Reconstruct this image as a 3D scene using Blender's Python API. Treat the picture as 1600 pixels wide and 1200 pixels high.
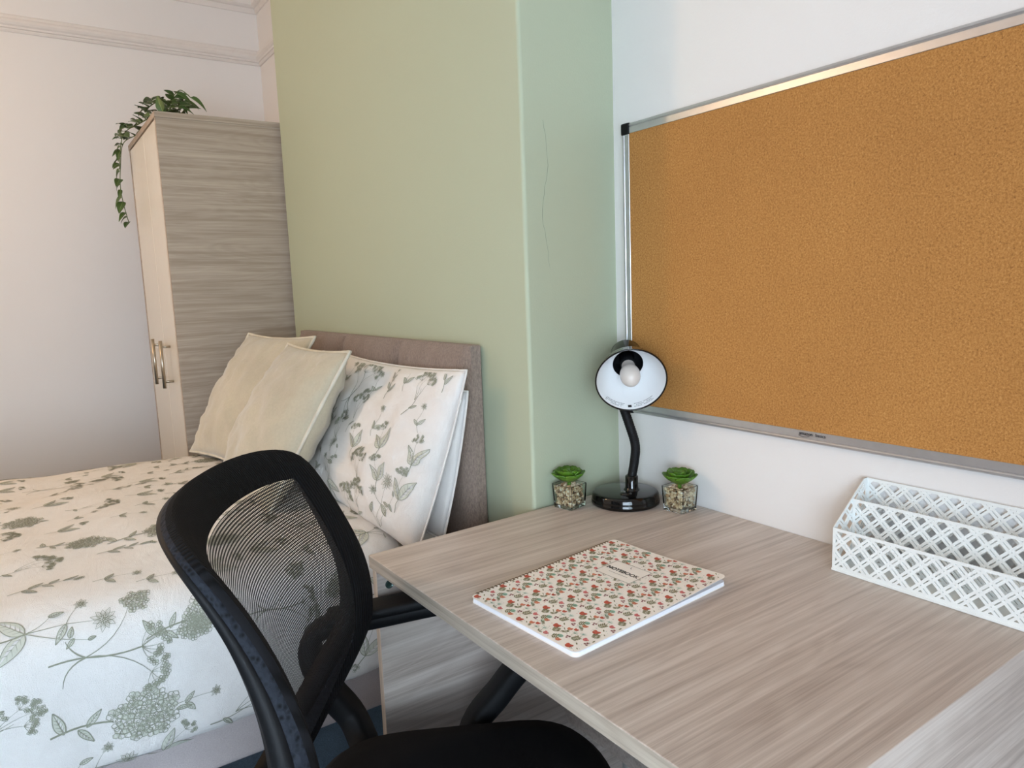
import bpy, bmesh, math, random
import numpy as np
from mathutils import Vector, Matrix, noise as mnoise

for o in list(bpy.data.objects):
    bpy.data.objects.remove(o, do_unlink=True)
SC = bpy.context.scene
COL = SC.collection
R = math.radians

# ------------------------------------------------------------------ camera
EYE = Vector((0, 0, 1.19))
cd = bpy.data.cameras.new('camera'); cam = bpy.data.objects.new('camera', cd); COL.objects.link(cam)
yaw, pitch, roll = R(34.39), R(7.774), R(-2.124)
fwd = Vector((math.sin(yaw)*math.cos(pitch), math.cos(yaw)*math.cos(pitch), -math.sin(pitch)))
rgt = Vector((math.cos(yaw), -math.sin(yaw), 0)); upv = rgt.cross(fwd)
r2 = rgt*math.cos(roll) + upv*math.sin(roll); u2 = -rgt*math.sin(roll) + upv*math.cos(roll)
cam.matrix_world = Matrix(((r2.x, u2.x, -fwd.x, EYE.x), (r2.y, u2.y, -fwd.y, EYE.y), (r2.z, u2.z, -fwd.z, EYE.z), (0, 0, 0, 1)))
cd.sensor_width = 36; cd.lens = 1121.4/1600*36; cd.clip_start = .02
SC.camera = cam

# ------------------------------------------------------------------ world, lights, exposure
W = bpy.data.worlds.new('world'); SC.world = W; W.use_nodes = True
W.node_tree.nodes['Background'].inputs[0].default_value = (.62, .78, 1, 1)
W.node_tree.nodes['Background'].inputs[1].default_value = 1.0

def area(name, loc, target, sx, sy, power, col):
    l = bpy.data.lights.new(name, 'AREA'); l.shape = 'RECTANGLE'; l.size = sx; l.size_y = sy
    l.energy = power; l.color = col
    o = bpy.data.objects.new(name, l); COL.objects.link(o); o.location = loc
    o.rotation_euler = (Vector(target)-Vector(loc)).to_track_quat('-Z', 'Y').to_euler()
    return o
# daylight through the window behind the viewer
area('window_daylight', (-.65, -1.04, 1.10), (-.10, 0, .98), 1.4, 1.02, 66, (.69, .83, .99))
# warm ceiling lamp of the room
lp = bpy.data.lights.new('ceiling_lamp_glow', 'POINT'); lp.energy = 29; lp.color = (1.0, .64, .35); lp.shadow_soft_size = .09
lo = bpy.data.objects.new('ceiling_lamp_glow', lp); COL.objects.link(lo); lo.location = (-1.15, 2.25, 2.2)

SC.view_settings.view_transform = 'Standard'; SC.view_settings.look = 'None'
SC.view_settings.gamma = 1; SC.view_settings.use_curve_mapping = False
SC.view_settings.exposure = 0.11

# ------------------------------------------------------------------ materials
def lin(c):
    return tuple(((x/255)/12.92 if x/255 <= .04045 else ((x/255+.055)/1.055)**2.4) for x in c)
class NT:
    def __init__(s, name):
        s.m = bpy.data.materials.new(name); s.m.use_nodes = True; s.t = s.m.node_tree; s.n = s.t.nodes
        s.b = s.n['Principled BSDF']
    def add(s, ty, **k):
        nd = s.n.new(ty)
        for a, v in k.items():
            if a.startswith('i_'):
                nd.inputs[a[2:].replace('_', ' ')].default_value = v
            else: setattr(nd, a, v)
        return nd
    def link(s, a, b): s.t.links.new(a, b)
    def coords(s, scale, kind='Object', rot=(0, 0, 0)):
        tc = s.add('ShaderNodeTexCoord'); mp = s.add('ShaderNodeMapping')
        mp.inputs['Scale'].default_value = scale; mp.inputs['Rotation'].default_value = rot
        s.link(tc.outputs[kind], mp.inputs[0]); return mp.outputs[0]
    def ramp(s, fac, stops):
        r = s.add('ShaderNodeValToRGB'); e = r.color_ramp.elements
        while len(e) < len(stops): e.new(.5)
        for x, (p, c) in zip(e, stops): x.position = p; x.color = (*c, 1)
        s.link(fac, r.inputs[0]); return r.outputs[0]
    def noise(s, vec, scale=5, detail=4, rough=.5, dist=0):
        n = s.add('ShaderNodeTexNoise'); n.inputs['Scale'].default_value = scale
        n.inputs['Detail'].default_value = detail; n.inputs['Roughness'].default_value = rough
        n.inputs['Distortion'].default_value = dist
        if vec is not None: s.link(vec, n.inputs['Vector'])
        return n.outputs[0]
    def mix(s, f, a, b, mode='MIX'):
        m = s.add('ShaderNodeMix', data_type='RGBA', blend_type=mode)
        for i, v in ((0, f), (6, a), (7, b)):
            if isinstance(v, (int, float)): m.inputs[i].default_value = v
            elif isinstance(v, tuple): m.inputs[i].default_value = (*v, 1)
            else: s.link(v, m.inputs[i])
        return m.outputs[2]
    def bump(s, h, strength=.3, dist=.001):
        b = s.add('ShaderNodeBump'); b.inputs['Strength'].default_value = strength; b.inputs['Distance'].default_value = dist
        s.link(h, b.inputs['Height']); s.link(b.outputs[0], s.b.inputs['Normal'])
    def base(s, c):
        if isinstance(c, tuple): s.b.inputs['Base Color'].default_value = (*c, 1)
        else: s.link(c, s.b.inputs['Base Color'])
    def set(s, rough=.5, metal=0, **k):
        s.b.inputs['Roughness'].default_value = rough; s.b.inputs['Metallic'].default_value = metal
        for a, v in k.items(): s.b.inputs[a.replace('_', ' ')].default_value = v
        return s.m

def plain(name, c, rough=.5, metal=0, var=.04, nscale=30, bump=0, **k):
    t = NT(name); v = t.coords((1, 1, 1)); l = lin(c)
    n = t.noise(v, nscale, 3)
    t.base(t.ramp(n, [(.3, tuple(x*(1-var) for x in l)), (.7, tuple(min(1, x*(1+var)) for x in l))]))
    if bump: t.bump(n, bump, .001)
    return t.set(rough, metal, **k)

def paint(name, c, bump=.25):
    t = NT(name); v = t.coords((1, 1, 1)); l = lin(c)
    n = t.noise(v, 1.3, 3)
    t.base(t.ramp(n, [(.3, tuple(x*.975 for x in l)), (.7, l)]))
    a = t.noise(v, 260, 3); b = t.noise(v, 5, 3, .55)
    m = t.add('ShaderNodeMath', operation='MULTIPLY_ADD'); t.link(b, m.inputs[0]); m.inputs[1].default_value = 5.0; t.link(a, m.inputs[2])
    t.bump(m.outputs[0], bump, .0012)
    return t.set(.62)

def wood(name, ax, c0=(168, 153, 142), c1=(194, 180, 169), c2=(212, 200, 190), rough=.42, f=1.0, con=1.0):
    """laminate: fine parallel grain running along axis ax, with slow broad figure"""
    t = NT(name)
    def sc(along, across): return tuple((along if k == ax else across)*f for k in range(3))
    broad = t.noise(t.coords(sc(.9, 7)), 1.0, 3, .55, .8)
    mid = t.noise(t.coords(sc(1.6, 62)), 1.0, 4, .6, .5)
    fine = t.noise(t.coords(sc(3.2, 250)), 1.0, 3, .7)
    # contour rings of the broad figure give the long flame shaped lines
    m = t.add('ShaderNodeMath', operation='MULTIPLY'); t.link(broad, m.inputs[0]); m.inputs[1].default_value = 95
    sn = t.add('ShaderNodeMath', operation='SINE'); t.link(m.outputs[0], sn.inputs[0])
    a = t.add('ShaderNodeMath', operation='MULTIPLY_ADD'); t.link(sn.outputs[0], a.inputs[0]); a.inputs[1].default_value = .05*con; t.link(mid, a.inputs[2])
    b = t.add('ShaderNodeMath', operation='MULTIPLY_ADD'); t.link(fine, b.inputs[0]); b.inputs[1].default_value = .85*con; t.link(a.outputs[0], b.inputs[2])
    m2 = t.add('ShaderNodeMath', operation='MULTIPLY'); t.link(b.outputs[0], m2.inputs[0]); m2.inputs[1].default_value = .80
    t.base(t.ramp(m2.outputs[0], [(.50, lin(c0)), (.72, lin(c1)), (.94, lin(c2))]))
    t.bump(b.outputs[0], .10, .0005)
    return t.set(rough)

M = {}
M['white_wall'] = paint('white_wall_paint', (235, 232, 229))
M['green'] = paint('sage_green_paint', (182, 190, 164))
M['ceiling'] = paint('ceiling_paint', (235, 232, 226))
M['trim'] = plain('gloss_white_trim', (230, 225, 220), .35, var=.02)
M['woodX'] = wood('pale_ash_laminate', 0)
M['woodY'] = wood('pale_ash_edge_band', 1, (150, 138, 122), (182, 170, 154), (202, 192, 176))
M['woodZ'] = wood('pale_ash_upright_edge', 2, (162, 146, 128), (190, 174, 156), (204, 190, 174))
M['wardwood'] = wood('wardrobe_ash_laminate', 0, (154, 137, 119), (176, 159, 141), (192, 176, 158), .5, 1.35, .7)
M['white_door'] = plain('satin_white_door', (226, 220, 206), .22, var=.01)
M['steel'] = plain('brushed_steel', (176, 166, 150), .3, .95, var=.06, nscale=80)
M['alu'] = plain('anodised_aluminium', (196, 196, 198), .34, .75, var=.03, nscale=60)
M['black_plastic'] = plain('black_plastic', (16, 17, 19), .58, var=.1, nscale=200, bump=.05)
M['gloss_black'] = plain('gloss_black', (8, 9, 10), .09, var=.05)
M['white_enamel'] = plain('white_enamel', (240, 242, 243), .35, var=.01)
M['bulb'] = plain('frosted_bulb', (222, 214, 206), .25, var=.01)
M['tray'] = plain('white_powder_coat', (236, 240, 238), .38, var=.01)
M['paper'] = plain('white_paper', (240, 243, 250), .7, var=.02, nscale=400)
M['cover'] = plain('cream_cover', (252, 246, 238), .45, var=.015)
M['bronze'] = plain('bronze_wire', (112, 92, 58), .35, .8)
M['ink'] = plain('dark_ink', (48, 44, 44), .6)
M['greyink'] = plain('grey_ink', (120, 118, 118), .6)
for nm, c in dict(red=(196, 84, 62), orange=(214, 128, 96), pink=(214, 116, 116), maroon=(138, 72, 78), teal=(142, 186, 168), olive=(128, 124, 84), greensp=(120, 160, 138)).items():
    M['p_'+nm] = plain('print_'+nm, c, .5, var=.12, nscale=300)
M['printline'] = plain('printed_grey_green_line', (146, 148, 130), .9)
M['printfill'] = plain('printed_pale_green', (204, 205, 192), .9)
M['crack'] = plain('plaster_crack_line', (112, 126, 112), .8)  # darker line colour of the hairline crack
M['cam_cap'] = plain('dark_green_cam_fitting', (52, 72, 66), .35, .4)
M['soil'] = plain('dark_soil', (52, 42, 34), .95, var=.3, nscale=120)
M['pot'] = plain('white_ceramic_pot', (216, 214, 208), .3)

def cork():
    t = NT('cork'); v = t.coords((1, 1, 1))
    a = t.noise(v, 330, 5, .75); b = t.noise(v, 620, 2, .6); c = t.noise(v, 3.0, 4)
    vo = t.add('ShaderNodeTexVoronoi'); vo.inputs['Scale'].default_value = 520; t.link(v, vo.inputs['Vector'])
    col = t.ramp(a, [(.28, lin((136, 86, 36))), (.46, lin((178, 124, 62))), (.60, lin((194, 140, 76))), (.78, lin((216, 172, 110)))])
    col = t.mix(1.0, col, t.ramp(b, [(.30, (.55, .48, .40)), (.40, (1, 1, 1))]), 'MULTIPLY')
    col = t.mix(1.0, col, t.ramp(c, [(.3, (.92, .90, .88)), (.7, (1.05, 1.05, 1.05))]), 'MULTIPLY')
    t.base(col); t.bump(vo.outputs['Distance'], .2, .0006)
    return t.set(.85)
M['cork'] = cork()

def fabric(name, c, c2, scale=500, big=9, rough=.95, bump=.5, sheen=.0, stretch=(1, 1, 1)):
    t = NT(name); v = t.coords(stretch)
    a = t.noise(v, scale, 3, .7); b = t.noise(v, big, 4, .6)
    col = t.mix(a, lin(c), lin(c2))
    col = t.mix(1.0, col, t.ramp(b, [(.3, (.86, .86, .86)), (.7, (1.08, 1.08, 1.08))]), 'MULTIPLY')
    t.base(col)
    k = t.add('ShaderNodeMath', operation='MULTIPLY_ADD'); t.link(b, k.inputs[0]); k.inputs[1].default_value = 2.0; t.link(a, k.inputs[2])
    t.bump(k.outputs[0], bump, .0015)
    if sheen: t.b.inputs['Sheen Weight'].default_value = sheen
    return t.set(rough)
M['headboard'] = fabric('mauve_brown_chenille', (76, 62, 56), (180, 160, 146), 260, 7, sheen=.15, stretch=(1, 1.6, .5))
M['bedbase'] = fabric('grey_woven_upholstery', (150, 139, 139), (216, 207, 204), 520, 6, stretch=(.7, 1, 1.5))
M['carpet'] = fabric('dark_blue_carpet', (44, 60, 76), (124, 144, 160), 330, 12, bump=.8)
M['velvet'] = fabric('beige_velvet', (184, 174, 150), (206, 196, 172), 160, 5, rough=.8, bump=.35, sheen=.35)
M['piping'] = fabric('cream_piping', (208, 202, 184), (226, 220, 204), 600, 20)
M['seatfab'] = fabric('black_seat_fabric', (9, 9, 10), (22, 22, 25), 700, 20, rough=.95, bump=.3)
M['sheet'] = fabric('white_sheet', (224, 226, 232), (236, 238, 242), 500, 9, bump=.15)

def cotton():
    t = NT('white_cotton'); v = t.coords((1, 1, 1))
    weave = t.noise(v, 900, 2); w1 = t.noise(t.coords((9, 4, 4)), 1.4, 6, .62, 1.2); w2 = t.noise(v, 26, 4, .6, .6)
    t.base(t.ramp(w2, [(.2, lin((238, 234, 229))), (.8, lin((246, 243, 239)))]))
    k = t.add('ShaderNodeMath', operation='MULTIPLY_ADD'); t.link(w1, k.inputs[0]); k.inputs[1].default_value = 3.2
    k2 = t.add('ShaderNodeMath', operation='MULTIPLY_ADD'); t.link(w2, k2.inputs[0]); k2.inputs[1].default_value = .9
    t.link(weave, k2.inputs[2]) ; t.link(k2.outputs[0], k.inputs[2])
    m = t.add('ShaderNodeMath', operation='MULTIPLY'); t.link(k.outputs[0], m.inputs[0]); m.inputs[1].default_value = 1
    t.bump(m.outputs[0], .55, .0035)
    return t.set(.85)
M['cotton'] = cotton()

def ribbed(name, scale, c0, c1, horizontal=False):
    t = NT(name); uv = t.coords((1, 1, 1), 'UV')
    w = t.add('ShaderNodeTexWave', wave_type='BANDS', bands_direction='X'); w.inputs['Scale'].default_value = scale
    t.link(uv, w.inputs['Vector'])
    t.base(t.ramp(w.outputs['Fac'], [(.2, lin(c0)), (.8, lin(c1))])); t.bump(w.outputs['Fac'], .9, .0012)
    return t.set(.9)
M['ribs'] = ribbed('black_ribbed_fabric', 80, (4, 4, 5), (21, 21, 24))
def honey():
    t = NT('black_spacer_fabric'); v = t.coords((1, 1, 1))
    vo = t.add('ShaderNodeTexVoronoi'); vo.inputs['Scale'].default_value = 170; t.link(v, vo.inputs['Vector'])
    t.base(t.ramp(vo.outputs['Distance'], [(.1, lin((5, 6, 8))), (.5, lin((34, 38, 46)))])); t.bump(vo.outputs['Distance'], .8, .002)
    return t.set(.8)
M['honey'] = honey()
for _k in ('ribs', 'honey', 'seatfab', 'black_plastic'): M[_k].node_tree.nodes['Principled BSDF'].inputs['Specular IOR Level'].default_value = .22
M['meshthread'] = plain('black_mesh_thread', (26, 25, 27), .7, var=.05)

def leafmat(name, c0, c1, c2, rough=.4):
    t = NT(name); v = t.coords((1, 1, 1)); n = t.noise(v, 45, 3)
    oi = t.add('ShaderNodeObjectInfo')
    col = t.ramp(n, [(.3, lin(c0)), (.7, lin(c1))]); col = t.mix(oi.outputs['Random'], col, lin(c2))
    t.base(col); return t.set(rough)
M['vine'] = leafmat('vine_leaf', (36, 58, 24), (60, 88, 38), (80, 106, 54))
M['vinerib'] = plain('vine_leaf_pale_rib', (132, 160, 92), .5)
M['stem'] = plain('vine_stem', (92, 108, 58), .6)
M['succ'] = leafmat('succulent_leaf', (50, 92, 16), (104, 146, 44), (72, 116, 26), .35)
def pebbles():
    t = NT('mixed_gravel'); a = t.add('ShaderNodeAttribute', attribute_name='tone'); 
    t.base(t.ramp(a.outputs['Fac'], [(0, lin((128, 98, 72))), (.2, lin((196, 166, 130))), (.6, lin((236, 214, 178))), (1, lin((252, 246, 232)))]))
    return t.set(.55)
M['gravel'] = pebbles()
def glass():
    t = NT('clear_glass'); t.base((.93, .98, .95)); t.set(.02); t.b.inputs['Transmission Weight'].default_value = 1
    t.b.inputs['IOR'].default_value = 1.45; return t.m
M['glass'] = glass()

# ------------------------------------------------------------------ object helpers
def obj(name, verts, faces, mats, parent=None, smooth=False, midx=None, uv=None, origin=None, attr=None):
    """one mesh object; vertices are given in world space and stored relative to its own origin"""
    if not isinstance(mats, (list, tuple)): mats = [mats]
    V = np.array([tuple(v) for v in verts], dtype=float).reshape(-1, 3)
    if origin is None:
        lo, hi = V.min(0), V.max(0); origin = Vector(((lo[0]+hi[0])/2, (lo[1]+hi[1])/2, lo[2]))
    O = Vector(origin)
    me = bpy.data.meshes.new(name); me.from_pydata((V-np.array(O)).tolist(), [], [tuple(f) for f in faces]); 
    for m in mats: me.materials.append(m)
    if midx is not None: me.polygons.foreach_set('material_index', list(midx))
    if smooth: me.polygons.foreach_set('use_smooth', [True]*len(me.polygons))
    if uv is not None:
        l = me.uv_layers.new(name='UVMap'); li = np.zeros(len(me.loops), dtype=np.int32); me.loops.foreach_get('vertex_index', li)
        l.data.foreach_set('uv', np.array(uv, dtype=float)[li].ravel())
    if attr is not None:
        a = me.attributes.new('tone', 'FLOAT', 'POINT'); a.data.foreach_set('value', list(attr))
    me.update()
    o = bpy.data.objects.new(name, me); COL.objects.link(o)
    place(o, O, parent); return o
WO = {}
def place(o, O, parent):
    WO[o.name] = O.copy()
    if parent is not None:
        o.parent = parent; o.location = O-WO[parent.name]
    else: o.location = O
def thing(name, label, cat, loc, group=None):
    o = bpy.data.objects.new(name, None); COL.objects.link(o); o.empty_display_size = .05
    place(o, Vector(loc), None); tag(o, label, cat, group); return o
def tag(o, label, cat, group=None):
    o['label'] = label; o['category'] = cat
    if group: o['group'] = group
    return o
def struct(o): o['kind'] = 'structure'; return o

def box_vf(lo, hi, bev=0, seg=2):
    bm = bmesh.new(); bmesh.ops.create_cube(bm, size=1)
    lo, hi = Vector(lo), Vector(hi)
    for v in bm.verts: v.co = Vector(((lo[i]+hi[i])/2 + v.co[i]*(hi[i]-lo[i]) for i in range(3)))
    if bev: bmesh.ops.bevel(bm, geom=bm.edges[:], offset=bev, segments=seg, affect='EDGES', profile=.5)
    bm.verts.index_update()
    r = [v.co.copy() for v in bm.verts], [[v.index for v in f.verts] for f in bm.faces]; bm.free(); return r
def box(name, lo, hi, m, parent=None, bev=.0015, seg=2, **k):
    v, f = box_vf(lo, hi, bev, seg); return obj(name, v, f, m, parent, **k)
def prism_vf(quad, z0, z1, bev=0):
    n = len(quad); bm = bmesh.new()
    b = [bm.verts.new((x, y, z0)) for x, y in quad]; t = [bm.verts.new((x, y, z1)) for x, y in quad]
    bm.faces.new(b[::-1]); bm.faces.new(t)
    for i in range(n): bm.faces.new((b[i], b[(i+1) % n], t[(i+1) % n], t[i]))
    bmesh.ops.recalc_face_normals(bm, faces=bm.faces)
    if bev: bmesh.ops.bevel(bm, geom=bm.edges[:], offset=bev, segments=2, affect='EDGES', profile=.5)
    bm.verts.index_update()
    r = [v.co.copy() for v in bm.verts], [[v.index for v in f.verts] for f in bm.faces]; bm.free(); return r
def join(parts):
    V, F = [], []
    for v, f in parts:
        o = len(V); V += [Vector(x) for x in v]; F += [[i+o for i in q] for q in f]
    return V, F
def tube_vf(path, rad, n=12, cap=True, closed=False, flat=None):
    """sweep; rad number or list; flat=(sx,sy,upvector) gives an elliptical section"""
    P = [Vector(p) for p in path]; m = len(P)
    rr = rad if isinstance(rad, (list, tuple)) else [rad]*m
    V, F = [], []; prev = None
    for i, p in enumerate(P):
        a = P[(i-1) % m] if (closed or i > 0) else P[i]; b = P[(i+1) % m] if (closed or i < m-1) else P[i]
        t = (b-a).normalized()
        if flat: u = flat[2].cross(t).normalized() if abs(t.dot(flat[2])) < .999 else prev
        elif prev is None: u = t.orthogonal().normalized()
        else: u = (prev-t*prev.dot(t)).normalized()
        prev = u; w = t.cross(u)
        for k in range(n):
            an = 2*math.pi*k/n
            if flat:
                e = .55; c, s = math.cos(an), math.sin(an)
                V.append(p+u*flat[0]*rr[i]*math.copysign(abs(c)**e, c)+w*flat[1]*rr[i]*math.copysign(abs(s)**e, s))
            else: V.append(p+(u*math.cos(an)+w*math.sin(an))*rr[i])
    mm = m if closed else m-1
    for i in range(mm):
        for k in range(n):
            j = (i+1) % m
            F.append((i*n+k, i*n+(k+1) % n, j*n+(k+1) % n, j*n+k))
    if cap and not closed: F.append(tuple(range(n))[::-1]); F.append(tuple((m-1)*n+k for k in range(n)))
    return V, F
def lathe_vf(prof, center, axis=(0, 0, 1), n=48):
    """prof: list of (r, h)"""
    ax = Vector(axis).normalized(); u = ax.orthogonal().normalized(); w = ax.cross(u); c = Vector(center)
    V, F = [], []
    for r, h in prof:
        for k in range(n):
            an = 2*math.pi*k/n; V.append(c+ax*h+(u*math.cos(an)+w*math.sin(an))*max(r, 1e-5))
    for i in range(len(prof)-1):
        for k in range(n):
            F.append((i*n+k, i*n+(k+1) % n, (i+1)*n+(k+1) % n, (i+1)*n+k))
    return V, F
def smooth_path(pts, sub=8):
    P = [Vector(p) for p in pts]; out = []
    for i in range(len(P)-1):
        p0 = P[max(i-1, 0)]; p1 = P[i]; p2 = P[i+1]; p3 = P[min(i+2, len(P)-1)]
        for k in range(sub):
            t = k/sub
            out.append(.5*((2*p1)+(p2-p0)*t+(2*p0-5*p1+4*p2-p3)*t*t+(3*p1-p0-3*p2+p3)*t**3))
    out.append(P[-1]); return out
def grid_faces(nu, nv, off=0, flip=False):
    F = []
    for j in range(nv-1):
        for i in range(nu-1):
            a = off+j*nu+i; q = (a, a+1, a+nu+1, a+nu); F.append(q[::-1] if flip else q)
    return F

# ------------------------------------------------------------------ room
XW = 1.065           # wall behind the desk and behind the wardrobe
XC = .81             # face of the chimney breast
YF = 3.53            # far wall
CH = 2.62
struct(box('floor', (-2.4, -1.10, -.08), (XW+.1, YF+.1, 0), M['carpet'], bev=0))
struct(box('ceiling', (-2.4, -1.10, CH), (XW+.1, YF+.1, CH+.06), M['ceiling'], bev=0))
struct(box('wall_right', (XW, -1.10, 0), (XW+.1, YF+.1, CH), M['white_wall'], bev=0))
struct(box('wall_far', (-2.4, YF, 0), (XW, YF+.1, CH), M['white_wall'], bev=0))
struct(box('wall_left', (-2.4, -1.10, 0), (-2.3, YF, CH), M['white_wall'], bev=0))
# wall with the window, behind the viewer
WA, WB, WZ0, WZ1 = -1.42, .12, .52, 1.68
wv = [box_vf((-2.4, -1.20, 0), (WA, -1.10, CH)), box_vf((WB, -1.20, 0), (XW+.1, -1.10, CH)),
      box_vf((WA, -1.20, 0), (WB, -1.10, WZ0)), box_vf((WA, -1.20, WZ1), (WB, -1.10, CH)),
      box_vf((.50, -1.10, 0), (XW+.1, -.16, CH))]  # unseen pier, added to keep window light off the desk's near end
v, f = join(wv); struct(obj('wall_back', v, f, M['white_wall']))
wf = [box_vf((WA, -1.18, WZ0), (WA+.06, -1.12, WZ1), .003), box_vf((WB-.06, -1.18, WZ0), (WB, -1.12, WZ1), .003),
      box_vf((WA+.06, -1.18, WZ0), (WB-.06, -1.12, WZ0+.06), .003), box_vf((WA+.06, -1.18, WZ1-.06), (WB-.06, -1.12, WZ1), .003),
      box_vf((WA+.06, -1.17, 1.14), (WB-.06, -1.13, 1.18), .003)]
v, f = join(wf); win = struct(obj('window_1', v, f, M['trim']))
box('window_pane', (WA+.06, -1.153, WZ0+.06), (WB-.06, -1.149, 1.14), M['glass'], win, bev=0)
box('window_pane', (WA+.06, -1.153, 1.18), (WB-.06, -1.149, WZ1-.06), M['glass'], win, bev=0)

# chimney breast, its outer corner softly rounded and a little out of plumb like old plaster
def chimney():
    Y0, Y1 = 1.122, 2.528
    prof = [(XW, 1.148)]
    rr = .007
    prof.append((XC+rr, Y0))
    for k in range(1, 7):
        a = math.pi/2*k/6; prof.append((XC+rr-rr*math.sin(a), Y0+rr-rr*math.cos(a)))
    prof += [(XC, Y1-rr), (XC+rr*.3, Y1-rr*.3), (XC+rr, Y1), (XW, Y1)]
    V, F = [], []; n = len(prof); nz = 27
    for j in range(nz):
        z = CH*j/(nz-1)
        for i, (x, y) in enumerate(prof):
            d = .0022*mnoise.noise(Vector((i*.0+3, z*3.1, 1))) if 1 <= i <= 7 else 0
            V.append((x+d, y+d, z))
    for j in range(nz-1):
        for i in range(n-1): F.append((j*n+i, (j+1)*n+i, (j+1)*n+i+1, j*n+i+1))
    ob = struct(obj('wall_chimney', V, F, M['green'], smooth=False))
    # hairline crack in the plaster of the return
    pts = []
    random.seed(4)
    for k in range(26):
        t = k/25; z = 1.50-.345*t
        x = .866+.008*math.sin(t*9)+random.uniform(-.0025, .0025)
        pts.append((x, 1.122+(x-XC)*.1-.0006, z))
    V, F = [], []
    for k, p in enumerate(pts):
        w = .0002+.0002*random.random(); V += [(p[0]-w, p[1], p[2]), (p[0]+w, p[1], p[2])]
    for k in range(len(pts)-1): F.append((2*k, 2*k+1, 2*k+3, 2*k+2))
    obj('plaster_crack', V, F, M['crack'], ob)
chimney()

def moulding(name, prof, runs):
    """prof: list of (out, z); runs: polylines of (x, y, nx, ny) with outward normal at each end"""
    V, F = [], []
    for run in runs:
        o = len(V); n = len(prof)
        for x, y, nx, ny in run:
            for d, z in prof: V.append((x+nx*d, y+ny*d, z))
        for i in range(len(run)-1):
            for k in range(n-1): F.append((o+i*n+k, o+(i+1)*n+k, o+(i+1)*n+k+1, o+i*n+k+1))
    return struct(obj(name, V, F, M['trim']))
pic = [(0, 2.243), (.006, 2.243), (.010, 2.250), (.010, 2.254), (.016, 2.256), (.016, 2.263), (.022, 2.268), (.026, 2.276), (.024, 2.286), (.018, 2.292), (.016, 2.302), (.008, 2.308), (0, 2.309)]
moulding('trim_1', pic, [[(-2.3, YF, 0, -1), (XW, YF, -1, -1), (XW, 2.53, -1, 0)]])
cor = [(0, 2.47), (.006, 2.47), (.010, 2.48), (.012, 2.49), (.02, 2.492), (.03, 2.50), (.034, 2.52), (.05, 2.55), (.075, 2.575), (.10, 2.585), (.105, 2.60), (.12, 2.605), (.125, CH)]
moulding('trim_2', cor, [[(-2.3, YF, 0, -1), (XW, YF, -1, -1), (XW, 2.53, -1, 0)]])
bb = [(0, 0), (.016, 0), (.016, .11), (.012, .125), (.006, .132), (0, .135)]
moulding('baseboard_far', bb, [[(-2.3, YF, 0, -1), (XW, YF, -1, -1), (XW, 2.53, -1, 0)]])
moulding('baseboard_right', bb, [[(XW, 1.14, -1, 0), (XW, -.16, -1, 0)]])

# ------------------------------------------------------------------ wardrobe
wd = thing('wardrobe', 'tall wardrobe with pale ash wood side and white doors in the far corner', 'wardrobe', (.75, 2.86, 0))
WY0, WY1, WX0 = 2.555, 3.165, .449
box('side_panel', (WX0-.020, WY0, 0), (XW-.01, WY0+.018, 1.757), M['wardwood'], wd, .0006)
box('side_panel', (WX0-.020, WY1-.018, 0), (XW-.01, WY1, 1.757), M['wardwood'], wd, .0006)
box('top_panel', (WX0-.022, WY0-.002, 1.757), (XW-.01, WY1+.002, 1.775), M['wardwood'], wd, .0006)
box('back_panel', (XW-.016, WY0+.018, .05), (XW-.011, WY1-.018, 1.757), M['wardwood'], wd, 0)
box('plinth', (WX0+.04, WY0+.018, 0), (WX0+.056, WY1-.018, .07), M['wardwood'], wd, 0)
WG = 2.822
for y0, y1, hy in ((WY0+.0195, WG-.0015, 2.705), (WG+.0015, WY1-.0195, 2.868)):
    d = box('door', (WX0-.019, y0, .075), (WX0, y1, 1.753), M['white_door'], wd, .0012)
    d['label'] = 'plain white wardrobe door'
    z0, z1 = .884, 1.048; x = WX0-.019-.030
    parts = [tube_vf([(x, hy, z0-.0), (x, hy, z1)], .0058, 16)]
    for z in (z0+.022, z1-.022): parts.append(tube_vf([(x+.002, hy, z), (WX0-.0185, hy, z)], .0042, 12))
    v, f = join(parts); h = obj('handle', v, f, M['steel'], d, smooth=True); h['label'] = 'brushed steel bar handle'

# ------------------------------------------------------------------ trailing plant on the wardrobe
def leaf_mesh(name, L, Wd, fold, curl, mats, ribs=True, ns=7):
    V, F, I = [], [], []
    nx = 2
    for i in range(ns+1):
        t = i/ns; w = Wd*.5*(math.sin(math.pi*min(1, t**.72))**.8)*(1-.25*t)
        if i == ns: w = .0003
        z = -curl*t*t*L
        for k in range(-2, 3):
            V.append((t*L, w*k/2, z+abs(k/2)*w*fold))
    for i in range(ns):
        for k in range(4):
            a = i*5+k; F.append((a, a+5, a+6, a+1)); I.append(0)
    if ribs:
        o = len(V)
        for i in range(ns+1):
            t = i/ns; wr = .0006*(1-t)+.0001
            V += [(t*L, -wr, -curl*t*t*L+.0005), (t*L, wr, -curl*t*t*L+.0005)]
        for i in range(ns): a = o+2*i; F.append((a, a+2, a+3, a+1)); I.append(1)
    me = bpy.data.meshes.new(name); me.from_pydata(V, [], F)
    for m in mats: me.materials.append(m)
    me.polygons.foreach_set('material_index', I); me.polygons.foreach_set('use_smooth', [True]*len(F)); me.update()
    return me
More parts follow.
